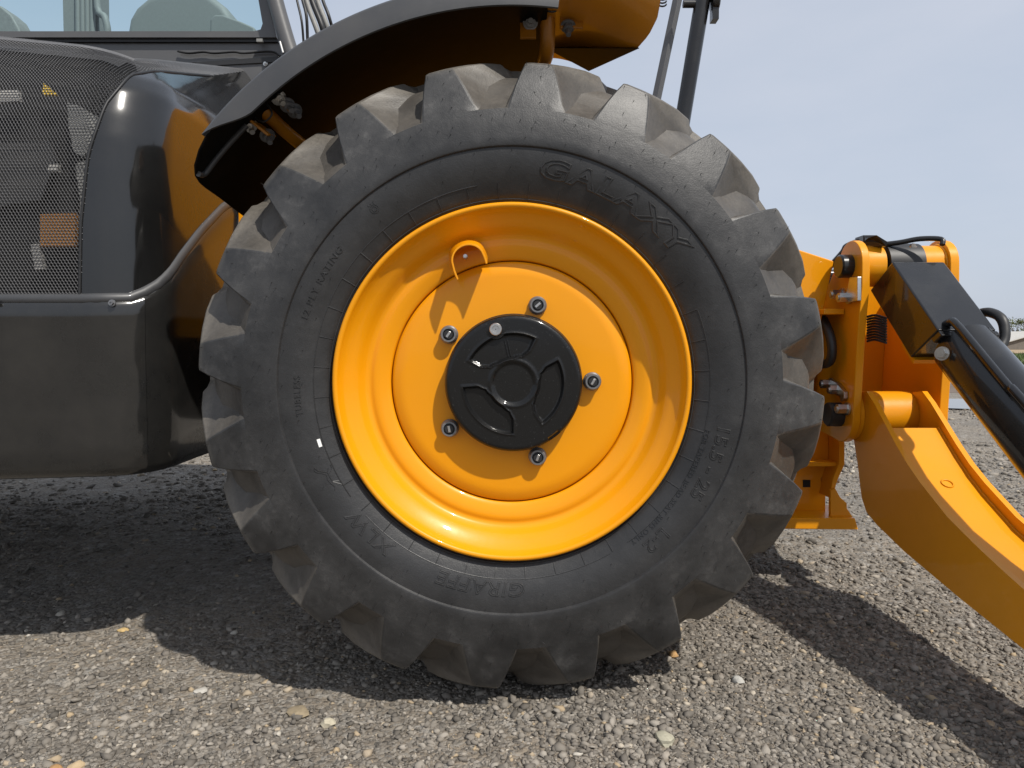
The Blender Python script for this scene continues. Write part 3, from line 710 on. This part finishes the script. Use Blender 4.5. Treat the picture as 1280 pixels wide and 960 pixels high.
bracket([b0, b1, b2, b3], .0150, [(PY(352, 128, .12), (1, .3, -.8), (0, 1, .2), .07, .05), (PY(325, 158, .12), (1, .3, -.8), (0, 1, .2), .06, .05)],
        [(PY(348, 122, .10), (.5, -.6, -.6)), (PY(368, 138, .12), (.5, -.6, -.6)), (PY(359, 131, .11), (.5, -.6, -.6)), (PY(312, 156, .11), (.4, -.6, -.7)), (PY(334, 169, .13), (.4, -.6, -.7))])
part('cable_loop', tube([PY(332, 128, .09), PY(340, 142, .08), PY(330, 152, .085), PY(318, 146, .10)], .0022, 6, 5), HOSE, smooth=60)
part('cable_loop', tube([PY(674, -4, .12), PY(682, 12, .11), PY(694, 14, .11), PY(701, 4, .12), PY(700, -8, .12)], .0022, 6, 5), HOSE, smooth=60)

# ---- engine cover at the side (left of the wheel)
Y0, X0, RC = .120, -.795, .135
ARC = RC*PI/2
PROF = [(.80, 0.0), (.90, 0.0), (1.00, .0), (1.12, .002), (1.19, .008), (1.25, .020), (1.31, .042), (1.37, .075), (1.43, .115), (1.475, .165), (1.51, .230), (1.535, .310), (1.55, .42)]
SIDE_IN = [(.80, 0), (1.2, 0), (1.31, .004), (1.36, .020), (1.41, .050), (1.46, .085), (1.50, .12), (1.55, .18)]
def inset(z): return lerp_tab(PROF, z)
def surf(s, z, off=0.0):
    """s: metres along the plan path (0 where the corner starts), z: height, off: outwards"""
    d = inset(z); yf = Y0+d; xs_ = X0-lerp_tab(SIDE_IN, z)
    z = z+(.34*max(0.0, s-ARC*.6)-.10*(min(s, ARC*.6)+.37))*smooth(1.30, 1.52, z); cx, cy = xs_-RC, yf+RC; R = RC+off
    if s <= 0: return Vector((cx+s, yf-off, z))
    if s >= ARC: return Vector((xs_+off, cy+(s-ARC), z))
    a = s/RC; return Vector((cx+R*math.sin(a), cy-R*math.cos(a), z))
def up_surf(s, v, off=0.0):                               # v 0..1 up the smooth profile (interpolated finely)
    z = .842+(1.548-.842)*v; return surf(s, z, off)
S_B = [(.842, -.004), (1.0, .004), (1.15, .022), (1.27, .052), (1.36, .095), (1.41, .15), (1.44, .26), (1.46, .5), (1.55, 1.3)]
def s_b(z): return lerp_tab(S_B, z)
ENG = part('engine_cover', F2(*grid(lambda i, j: surf(s_b(.842+.706*j)+(1.35-s_b(.842+.706*j))*i**1.6, .842+.706*j), 70, 60)), BLACK_COVER, smooth=50)
def zlip(s): return lerp_tab([(.0, .846), (.10, .850), (.16, .885), (.24, .950), (.36, 1.035), (.50, 1.12), (.70, 1.215), (1.3, 1.36)], s)
# lower skirt
def skirt(s, k):
    pr = [(.447, -.06), (.447, -.030), (.452, -.010), (.470, .000), (.52, .003), (.62, .004), (.74, .006), (.80, .009), (.822, .010), (.834, .006), (.841, -.004), (.8425, -.02)]
    z, o = pr[k]; zl = zlip(s)
    zz = .447+(z-.447)*(zl-.447)/(.846-.447); b_ = surf(s, .85, o); zz += .03*min(0, s)*max(0, (.60-zz)/.153); return Vector((b_.x, b_.y, zz))
def skirt_mesh(s0, s1, n):
    return grid(lambda i, j: skirt(s0+(s1-s0)*i, int(round(j*11))), n, 11)
SK = part('lower_skirt', F2(*skirt_mesh(-.9, .1198, 40)), SKIRT, smooth=55)
part('skirt_end_panel', F2(*skirt_mesh(.1205, 1.3, 50)), SKIRT, SK, smooth=55)
part('skirt_trim', tube([surf(s, zlip(s)-.006, -.005) for s in list(np.linspace(-.9, 0, 8))+list(np.linspace(.03, 1.25, 40))], .0140, 14, 1), PLASTIC, SK, smooth=60)
part('seam_strip', tube([skirt(.1202, k)+Vector((-.006, .006, 0)) for k in range(2, 11)], .0055, 6, 1), HOSE, SK)
for sx_ in (-.42, -.18, .06):
    c_ = surf(sx_, .832, .012); bolt(c_, (0, -1, .1), .005, .006, SK, DARK_STEEL)
# grille: woven honeycomb wire over the dark engine bay
def grille():
    p_ = .0074; V = []; F = []; a = p_/math.sqrt(3)
    def pt(s, z):
        z = min(z, 1.545); return surf(s, z, .001), surf(s, z, .003)
    def edge(A, B):
        d = Vector((B[0]-A[0], B[1]-A[1])); L = d.length; nrm = Vector((-d.y, d.x))/L*.00095; n = len(V)
        for (s, z) in (A, B):
            V.append(surf(s+nrm.x, min(z+nrm.y, 1.547), .0)); V.append(surf(s, min(z, 1.547), .0016)); V.append(surf(s-nrm.x, min(z-nrm.y, 1.547), .0))
        F.extend([(n, n+3, n+4, n+1), (n+1, n+4, n+5, n+2)])
    # sloped top: step in z by arc length so cells keep their size
    zt = [.846]; 
    while zt[-1] < 1.544:
        z = zt[-1]; sl_ = (inset(z+.004)-inset(z))/.004; zt.append(z+1.5*a/math.sqrt(1+sl_*sl_))
    for r_, z in enumerate(zt[:-1]):
        h = zt[r_+1]-z; off = p_/2 if r_ % 2 else 0
        c = -.62
        while c < 1.25:
            s = c+off
            if s < s_b(z)-.004:
                e1 = (s, z); e2 = (s+p_/2, z+h/3); e3 = (s+p_, z)
                edge(e1, e2); edge(e2, e3); edge(e2, (s+p_/2, z+h))
            c += p_
    return V, F
GR = part('grille', grille(), WIRE)
part('grille_edge', tube([surf(s_b(z)-.002, z, .001) for z in np.linspace(.846, 1.46, 40)], .0032, 8, 1), HOSE, GR, smooth=60)
part('engine_bay', F2(*grid(lambda i, j: surf(-.95+1.2*i, .66+.87*j, -.085), 30, 20)), DARK, GR)
def inside(name, pts, m, dep=.035, th=.012):
    q = [PY(px, py, Y0+dep+inset(PY(px, py, Y0+dep).z)) for px, py in pts]; n = len(q)
    V = q+[v+Vector((0, th, 0)) for v in q]
    part(name, F2(V, [tuple(range(n)), tuple(range(2*n-1, n-1, -1))]+[(i, (i+1) % n, (i+1) % n+n, i+n) for i in range(n)]), m, GR)
inside('orange_label', [(50, 268), (94, 266), (94, 308), (50, 308)], ORANGE)
inside('yellow_sticker', [(54, 104), (70, 118), (53, 118)], flat('yellow_label', (.75, .5, .06), .6))
PALE = flat('pale_plastic', (0.36, 0.35, 0.33), 0.6)
inside('pale_box', [(-8, 114), (22, 112), (24, 126), (-8, 128)], PALE)
inside('engine_bracket', [(84, 128), (98, 132), (128, 150), (122, 172), (104, 196), (92, 190), (86, 160)], GREYPART, .045)
inside('engine_pipe', [(94, 205), (108, 200), (112, 240), (106, 300), (98, 298), (100, 250)], GREYPART, .05)
inside('pale_clip', [(38, 306), (48, 304), (54, 336), (44, 338)], PALE)
inside('engine_hose', [(60, 206), (72, 204), (72, 214), (60, 214)], PALE, .04)
inside('engine_block', [(-30, 180), (60, 176), (70, 200), (50, 250), (-30, 262)], flat('engine_grey', (.05, .05, .05), .6), .06)

# ---- cab behind
YC = 1.05
def cabpoly(pts, Y=YC): return [(PY(x, y, Y).x, PY(x, y, Y).z) for x, y in pts]
CAB = part('cab_side', F2(*prism_y(cabpoly([(-160, 53), (349, 53), (356, 66), (372, 112), (372, 200), (-160, 200)]), YC, YC+.9)), CAB_GREY, bevel=.004)
def ringframe(outer, inner, y0, y1):
    n = len(outer); V = []
    for yy in (y0, y1): V += [(p[0], yy, p[1]) for p in outer]+[(p[0], yy, p[1]) for p in inner]
    F = []
    for i in range(n):
        j = (i+1) % n
        F += [(i, j, n+j, n+i), (2*n+i, 3*n+i, 3*n+j, 2*n+j), (i, 2*n+i, 2*n+j, j), (n+i, n+j, 3*n+j, 3*n+i)]
    return V, F
outer = cabpoly([(-160, 50), (348, 50), (346, 40), (340, 16), (333, -12), (310, -120), (-160, -120)])
inner = cabpoly([(-150, 42), (320, 42), (328, 40), (330.5, 33), (324, -4), (300, -110), (-150, -110)])
FRM = part('window_frame', F2(*ringframe(outer, inner, YC-.02, YC+.03)), CAB_GREY, CAB, bevel=.003)
part('window_pane', (([(p[0], YC+.004, p[1]) for p in inner]), [tuple(range(7))]), GLASS, CAB)
inner2 = cabpoly([(-150, 42), (320, 42), (328, 40), (330.5, 33), (324, -4), (300, -110), (-150, -110)], YC+.88)
outer2 = cabpoly([(-160, 50), (348, 50), (346, 40), (340, 16), (333, -12), (310, -120), (-160, -120)], YC+.88)
part('far_window_frame', F2(*ringframe(outer2, inner2, YC+.86, YC+.90)), CAB_GREY, CAB)
part('seat_backrest', F2(*prism_y(cabpoly([(150, 60), (157, 40), (160, 22), (168, 8), (182, -4), (215, -20), (262, -8), (280, 6), (292, 24), (296, 60)], YC+.35), YC+.35, YC+.55)), SEAT, CAB, bevel=.03, seg=4)
part('seat_armrest', F2(*prism_y(cabpoly([(262, 60), (262, 24), (267, 18), (278, 18), (300, 26), (318, 34), (322, 60)], YC+.28), YC+.28, YC+.34)), SEAT, CAB, bevel=.008)
part('cab_pillar', F2(*join(prism_y(cabpoly([(80, 60), (77, -60), (122, -60), (124, 60)], YC+.60), YC+.60, YC+.68), *[cyl(PY(98+6*k, 60, YC+.58), PY(97+6*k, -60, YC+.58), .011, n=10) for k in range(4)], tube([PY(120, 60, YC+.56), PY(134, 45, YC+.55), PY(131, 22, YC+.55), PY(122, 10, YC+.56), PY(121, -50, YC+.56)], .014, 10, 4))), SEAT, CAB, smooth=40)
part('control_console', F2(*prism_y(cabpoly([(-60, 60), (-60, -2), (0, 6), (14, 18), (24, 36), (26, 60)], YC+.4), YC+.4, YC+.5)), GREYPART, CAB, bevel=.01)
part('window_seal', F2(*box((PY(90, 51.5, YC-.004).x, YC-.004, PY(90, 51.7, YC-.004).z), 1.40, .012, .0075)), HOSE, CAB)
part('panel_gap', F2(*prism_y(cabpoly([(240, 78), (352, 70), (350, 77), (262, 82)], YC-.006), YC-.006, YC+.01)), HOSE, CAB)
part('wiring_run', tube([PY(222, 64, YC-.012), PY(236, 66.5, YC-.012), PY(254, 65, YC-.012), PY(268, 66.5, YC-.012), PY(292, 65, YC-.012), PY(305, 66.5, YC-.012), PY(332, 64.5, YC-.012), PY(343, 65.5, YC-.012), PY(350, 70, YC-.012)], .0035, 6, 4), HOSE, CAB, smooth=60)
part('door_latch', box(PY(325, 51, YC-.025), .02, .012, .010), GREYPART, CAB)
bolt(PY(332, 80, YC-.002), (0, -1, 0), .005, .012, CAB)
part('cab_post', F2(*tube([PY(372, 90, YC-.06), PY(359, 52, YC-.06), PY(343, -4, YC-.06), PY(330, -60, YC-.06)], .026, 20, 4)), CAB_GREY, smooth=60)
part('post_trim', F2(*tube([PY(354, 66, YC-.09), PY(350, 52, YC-.09)], .004, 8, 1)), STEEL, CAB)
for k, (a, b, c, r_) in enumerate((((370, -6), (377, 26), (380, 60), .0042), ((377, -6), (383, 20), (385, 60), .0055), ((381, -6), (397, 40), (402, 60), .009), ((388, -6), (402, 32), (408, 60), .010), ((395, -6), (408, 30), (414, 60), .009), ((402, -6), (411, 20), (418, 50), .006))):
    part('hydraulic_hose', tube([PY(a[0]-10, a[1]-60, YC+.1+.02*k), PY(*a, YC+.1+.02*k), PY(*b, YC+.08+.02*k), PY(*c, YC+.1+.02*k), PY(c[0]+5, c[1]+60, YC+.1)], r_, 8, 5), HOSE if k in (0, 1, 3, 5) else GREYPART, smooth=60)

# ---- chassis behind the wheel, axle
CH = part('chassis', F2(*box((-.35, 1.25, .735), 3.0, .75, .50)), BLACK, bevel=.02)
part('chassis_side_plate', F2(*prism_y([(-.78, .76), (.50, .72), (.70, .52), (.84, .55), (.92, .98), (.70, 1.05), (.42, 1.10), (.30, 1.42), (-.78, 1.44)], .62, .655)), YEL, CH, bevel=.004)
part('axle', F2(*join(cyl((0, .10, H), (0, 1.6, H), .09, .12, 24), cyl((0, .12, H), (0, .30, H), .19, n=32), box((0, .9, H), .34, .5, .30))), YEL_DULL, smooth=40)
part('rear_body', F2(*box((-1.95, 1.24, .80), 1.8, 1.8, .60)), BLACK, bevel=.03)

# ---- upright bars at the right of the mudguard
p0, p1 = PY(853, -30, .55), PY(762, 400, .55)
part('mirror_bar', F2(*cyl(p0, p1, .0135, n=4)), CAB_GREY, bevel=.002)
p0, p1 = PY(883, -30, .50), PY(808, 424, .50)
ARMP = part('mirror_post', F2(*cyl(p0, p1, .0205, n=24)), BLACK, smooth=60)
part('post_clamp', F2(*join(cyl(PY(854, 5, .50), PY(874, 5, .50), .010, n=12), cyl(PY(889, 2, .49), PY(898, 2, .49), .026, n=20, cham=.003), box(PY(893, 12, .49), .016, .03, .06))), BLACK, ARMP, smooth=40)
part('spring', join(*[tube([PY(828+5*math.cos(a), -3+4*k+3*math.sin(a), .53) for a in np.linspace(0, PI, 7)], .0022, 6, 1) for k in range(3)]), HOSE, ARMP, smooth=60)

# ---- stabiliser at the front: bracket plates, pins, ram and leg (leg swings out towards the viewer)
XL, XLt = .930, .952; XR, XRt = 1.165, 1.190
def yz(px, py, X): p = PX(px, py, X); return (p.y, p.z)
pin1 = yz(1062, 333, XL); pin2 = yz(1050, 518, XL)
def arc(c, r, a0, a1, n): return [(c[0]+r*math.cos(math.radians(a0+(a1-a0)*i/n)), c[1]+r*math.sin(math.radians(a0+(a1-a0)*i/n))) for i in range(n+1)]
fy = pin1[0]
plate = arc(pin1, .070, 48, 180, 10)+[(pin1[0]-.072, pin1[1]-.06), (pin1[0]-.058, pin1[1]-.16)]+[(pin2[0]-.082, pin2[1]+.10)]+arc(pin2, .078, 172, 285, 9)+[(pin2[0]+.10, pin2[1]-.066), (pin2[0]+.32, pin2[1]-.05), (pin2[0]+.34, pin1[1]-.10), (pin1[0]+.20, pin1[1]-.045), (pin1[0]+.155, pin1[1]-.062), (pin1[0]+.135, pin1[1]-.045)]
BR = part('stabiliser_bracket', F2(*prism_x(plate, XL, XLt)), YEL_ARM, bevel=.003)
part('bracket_plate', F2(*prism_x(plate, XR, XRt)), YEL_ARM, BR, bevel=.003)
part('cross_plate', F2(*prism_x([(pin2[0]+.235, pin2[1]-.05), (pin2[0]+.255, pin2[1]-.05), (pin2[0]+.225, pin1[1]-.03), (pin2[0]+.205, pin1[1]-.03)], XLt+.001, XR-.001)), YEL_ARM, BR)
part('weld_flange', F2(*box((XL-.03, pin1[0]+.13, PX(1030, 392, XL).z), .058, .22, .016)), YEL_ARM, BR, bevel=.003)
part('side_gusset', F2(*prism_x([(pin1[0]+.16, pin1[1]-.06), (pin1[0]+.5, pin1[1]-.02), (pin1[0]+.62, pin1[1]+.12), (pin1[0]+.42, pin1[1]-.4), (pin1[0]+.2, pin1[1]-.4)], XL-.045, XL-.022)), YEL_ARM, BR, bevel=.003)
# black hose covers on top
q = [PX(*a) for a in ((1079, 308, .97), (1079, 294, .97), (1096, 294, .97), (1109, 302, 1.0), (1108, 308, 1.0))]
part('hose_shield', F2(q+[v+Vector((.002, .05, 0)) for v in q], [(0, 1, 2, 3, 4), (9, 8, 7, 6, 5)]+[(i, (i+1) % 5, (i+1) % 5+5, i+5) for i in range(5)]), BLACK, BR)
part('hose', tube([PX(1100, 306, 1.0), PX(1125, 303, 1.04), PX(1150, 298.5, 1.08), PX(1176, 299, 1.12), PX(1178, 306, 1.12)], .007, 8, 5), BLACK, BR, smooth=60)
q1 = [PX(*a) for a in ((1033, 334, XL+.0), (1052, 313, XL+.0), (1058, 304, XL+.0), (1078, 296, XL+.02))]
part('hose', tube([v+Vector((.03, .06, .0)) for v in q1], .009, 8, 4), HOSE, BR, smooth=60)
def pinhead(c, X, r, L, m, par):
    return part('pivot_pin', F2(*cyl((X-L, c[0], c[1]), (X+.26, c[0], c[1]), r, n=36, cham=.004)), m, par, smooth=40)
pinhead(pin1, XL, .032, .032, BLACK, BR); pinhead(pin2, XL, .034, .038, HOSE, BR)
def keeper(pts, bolts):
    k = [yz(x, y, XL-.001) for x, y in pts]
    kp = part('pin_keeper', F2(*prism_x(k, XL-.012, XL-.001)), STEEL, BR, bevel=.0015)
    for x, y in bolts:
        c = yz(x, y, XL-.001); part('bolt', F2(*join(cyl((XL-.001, *c), (XL-.006, *c), .018, n=18), hexa((XL-.006, *c), (XL-.032, *c), .014), cyl((XL-.032, *c), (XL-.036, *c), .008, n=12))), STEEL, BR, smooth=30)
keeper([(1067, 346), (1077, 346), (1077, 376), (1066, 378), (1062, 372)], [(1053, 368), (1062, 372)])
keeper([(1042, 474), (1050, 478), (1060, 490), (1060, 498), (1056, 502), (1054, 494), (1042, 484)], [(1040, 480), (1050, 487), (1060, 511)])
# bosses on the upper pin
part('boss', F2(*cyl((XLt+.001, *pin1), (1.005, *pin1), .056, n=40)), YEL_ARM, BR, smooth=40)
part('boss', F2(*cyl((1.100, *pin1), (XR-.001, *pin1), .056, n=40)), YEL_ARM, BR, smooth=40)
# ram
dirv = Vector((0, -.809, -.588)).normalized(); upv = Vector((0, -dirv.z, dirv.y)); upv = upv if upv.z > 0 else -upv
XC = 1.060
P1 = Vector((XC, pin1[0], pin1[1]))
RAM = part('stabiliser_ram', F2(*join(cyl(P1-Vector((.046, 0, 0)), P1+Vector((.046, 0, 0)), .060, n=36), cyl(P1+dirv*.03, P1+dirv*.42, .036, n=32), cyl(P1+dirv*.372, P1+dirv*1.02, .0668, n=56, cham=.006))), BLACK, smooth=40)
part('ram_rod', F2(*join(cyl(P1+dirv*1.0, P1+dirv*1.27, .034, n=32), cyl(P1+dirv*1.29-Vector((.045, 0, 0)), P1+dirv*1.29+Vector((.045, 0, 0)), .045, n=32))), STEEL, RAM, smooth=40)
part('ram_band', F2(*cyl(P1-Vector((.047, 0, 0)), P1+Vector((.047, 0, 0)), .0615, n=36)), HOSE, RAM, smooth=40)
A = PX(1115, 327, .986); D = PX(1173, 413, .986); E = PX(1087, 363, .986); Fv = PX(1138, 457, .99)
Fv = D+(E-A)
dx = Vector((.136, 0, 0)); sh = [A, D, Fv, E]
VC = part('valve_cover', F2(sh+[v+dx for v in sh], [(0, 1, 2, 3), (7, 6, 5, 4), (0, 4, 5, 1), (1, 5, 6, 2), (2, 6, 7, 3), (3, 7, 4, 0)]), BLACK, RAM, bevel=.005)
lipd = (D-A).normalized()
l0 = [D+lipd*.001-(E-A).normalized()*.0, D+lipd*.018, D+lipd*.018+(E-A)*.28, D+lipd*.001+(E-A)*.28]
part('cover_flange', F2(l0+[v+dx for v in l0], [(0, 1, 2, 3), (7, 6, 5, 4), (0, 4, 5, 1), (1, 5, 6, 2), (2, 6, 7, 3), (3, 7, 4, 0)]), BLACK, RAM, bevel=.003)
part('cover_plate', F2(*box((Fv+E)/2+Vector((.055, -.01, -.012))+lipd*.10, .10, .07, .012, Matrix.Rotation(math.atan2(lipd.z, -lipd.y)*-1, 3, 'X'))), YEL_ARM, RAM)
c = PX(1178, 442, .985); bolt(c, (-.8, -.6, .1), .0105, .014, RAM)
c = PX(1141, 309, 1.05); bolt(c+Vector((0, 0, .0)), (0, -.2, 1), .006, .010, RAM)
pts = [PX(1190, 444, 1.005), PX(1197, 447, 1.0), PX(1212, 470, .998)]
base = P1+upv*.058+Vector((-.046, 0, 0))
pts = [base+dirv*.345-upv*.016, base+dirv*.36+upv*.002, base+dirv*.39+upv*.010, base+dirv*.60+upv*.008, base+dirv*.64+upv*.012, base+dirv*1.0+upv*.012]
part('ram_pipe', tube(pts, .0095, 10, 6), BLACK, RAM, smooth=60)
part('ram_hose', tube([PX(1205, 402, 1.12), PX(1228, 391, 1.145), PX(1242, 392, 1.15), PX(1252, 399, 1.15), PX(1256, 413, 1.15), PX(1253, 430, 1.14), PX(1236, 452, 1.10)], .0115, 10, 6), HOSE, RAM, smooth=60)
part('coiled_hose', join(*[tube([PX(1084, 396+3.4*k, .975), PX(1094, 394+3.4*k, .985), PX(1108, 398+3.4*k, 1.0)], .0035, 6, 3) for k in range(10)]), HOSE, BR, smooth=60)
part('hose', tube([PX(1028, 398, .90), PX(1036, 415, .90), PX(1040, 435, .90), PX(1037, 452, .90), PX(1024, 456, .90)], .013, 10, 5), HOSE, BR, smooth=60)
# leg: two curved side plates, recessed top web, pivot tube
X1, X1t = .966, .980; X2, X2t = 1.118, 1.132
upper = [(1076, 485), (1083, 489), (1092, 503), (1101, 520), (1120, 556), (1134, 580), (1150, 603), (1184, 646), (1222, 684), (1252, 712), (1280, 737)]
lower = [(1280, 812), (1200, 748), (1130, 689), (1096, 656), (1083, 640), (1077, 622), (1072, 580), (1067, 548)]
U = [yz(x, y, X1) for x, y in upper]; Lw = [yz(x, y, X1) for x, y in lower]
# carry on out of frame to the foot
uo = [(U[-1][0]-.25, U[-1][1]-.035), (U[-1][0]-.42, U[-1][1]-.09)]; lo = [(Lw[0][0]-.38, Lw[0][1]-.09), (Lw[0][0]-.25, Lw[0][1]-.065)]
hub2 = arc(pin2, .062, 215, 75, 8)
prof2 = hub2+U[1:]+uo+lo+Lw
LEG = part('stabiliser_leg', F2(*prism_x(prof2, X1, X1t)), YEL_ARM, bevel=.002)
part('leg_side_plate', F2(*prism_x(prof2, X2, X2t)), YEL_ARM, LEG, bevel=.002)
web = [(u[0]-.004, u[1]-.031) for u in U[3:]]+[(u[0]-.004, u[1]-.030) for u in uo]
wl = web+[(a-.004, b-.010) for a, b in reversed(web)]
part('leg_web', F2(*prism_x(wl, X1t+.0005, X2-.0005)), YEL_ARM, LEG, smooth=30)
bot = [(a, b+.006) for a, b in Lw[:6]]; bl = bot+[(a+.004, b+.008) for a, b in reversed(bot)]
part('leg_bottom_web', F2(*prism_x(bl, X1t+.0005, X2-.0005)), YEL_ARM, LEG)
part('leg_pivot_tube', F2(*cyl((X1t+.0005, *pin2), (X2-.0005, *pin2), .066, n=40)), YEL_ARM, LEG, smooth=40)
part('leg_pivot_boss', F2(*cyl((XLt+.002, *pin2), (X1-.001, *pin2), .072, n=40)), YEL_ARM, LEG, smooth=40)
c = Vector((1.05, web[2][0], web[2][1])); tv = Vector((0, web[3][0]-web[2][0], web[3][1]-web[2][1])).normalized(); nv = Vector((0, tv.z, -tv.y)); nv = nv if nv.z > 0 else -nv
part('drain_ring', tube([c+tv*.025+nv*.001+Vector((math.cos(a)*.013, 0, 0))+tv*math.sin(a)*.013 for a in np.linspace(0, 2*PI, 17)], .002, 6, 1), YEL_ARM, LEG, smooth=60)
def weld(pts, r, par):
    q = random.Random(len(pts)); P = [Vector(p) for p in pts]; Q = []
    for a, b in zip(P, P[1:]):
        n = max(1, int((b-a).length/.006))
        for k in range(n): Q.append(a.lerp(b, k/n)+Vector((q.gauss(0, .0005), q.gauss(0, .0005), q.gauss(0, .0005))))
    Q.append(P[-1]); V, F = tube(Q, [r*q.uniform(.8, 1.2) for _ in Q], 6, 1); part('weld_bead', (V, F), YEL_ARM, par, smooth=80)
def ringpts(x, c, r, a0=0, a1=360, n=40): return [(x, p[0], p[1]) for p in arc(c, r, a0, a1, n)]
weld(ringpts(XLt+.001, pin1, .057), .0035, BR); weld(ringpts(XR-.001, pin1, .057), .0035, BR)
weld(ringpts(X1t+.001, pin2, .059, 20, 200), .0035, LEG); weld(ringpts(X2-.001, pin2, .059, 20, 200), .0035, LEG)
weld([(X1t+.001, *p) for p in web[:9]], .004, LEG); weld([(X2-.001, *p) for p in web[:9]], .004, LEG)
weld([(XLt+.001, pin2[0]+.234-.03*k/8, pin2[1]+(pin1[1]-pin2[1]-.1)*k/8) for k in range(9)], .004, BR)
fp = Vector((1.05, U[-1][0]-.42, .10)); part('foot_pad', F2(*box((1.05, fp.y, .045), .30, .30, .05)), BLACK, LEG, bevel=.01)
# lower mounting bracket seen between tyre and leg
YB = .80
def pb(x, y, Y=YB): p = PY(x, y, Y); return (p.x, p.z)
MB = part('axle_stop_bracket', F2(*prism_y([pb(980, 530), pb(1036, 530), pb(1036, 578), pb(1026, 600), pb(1032, 620), pb(1032, 641), pb(975, 641)], YB, YB+.02)), YEL_ARM, bevel=.002)
part('bracket_rail', F2(*prism_y([pb(1036, 535), pb(1043, 535), pb(1043, 576), pb(1034, 596), pb(1028, 618), pb(1024, 616), pb(1029, 592), pb(1036, 574)], YB-.07, YB+.02)), YEL_ARM, MB, bevel=.002)
part('bracket_shelf', F2(*prism_y([pb(985, 574), pb(1038, 574), pb(1036, 579), pb(985, 579)], YB-.06, YB)), YEL_ARM, MB, bevel=.002)
part('bracket_foot', F2(*prism_y([pb(950, 638), pb(1050, 638), pb(1054, 652), pb(950, 651)], YB-.10, YB+.08)), YEL_ARM, MB, bevel=.003)
part('bracket_gusset', F2(*prism_y([pb(1024, 606), pb(1030, 604), pb(1036, 615), pb(1044, 622), pb(1044, 628), pb(1052, 640), pb(1024, 640)], YB-.08, YB-.065)), YEL_ARM, MB, bevel=.002)
part('bracket_slot', F2(*prism_y([pb(1004, 600, YB-.003), pb(1013, 600, YB-.003), pb(1013, 609, YB-.003), pb(1004, 609, YB-.003)], YB-.003, YB+.01)), DARK, MB)
bolt(PY(1034, 600, YB), (1, -.4, 0), .014, .035, MB)
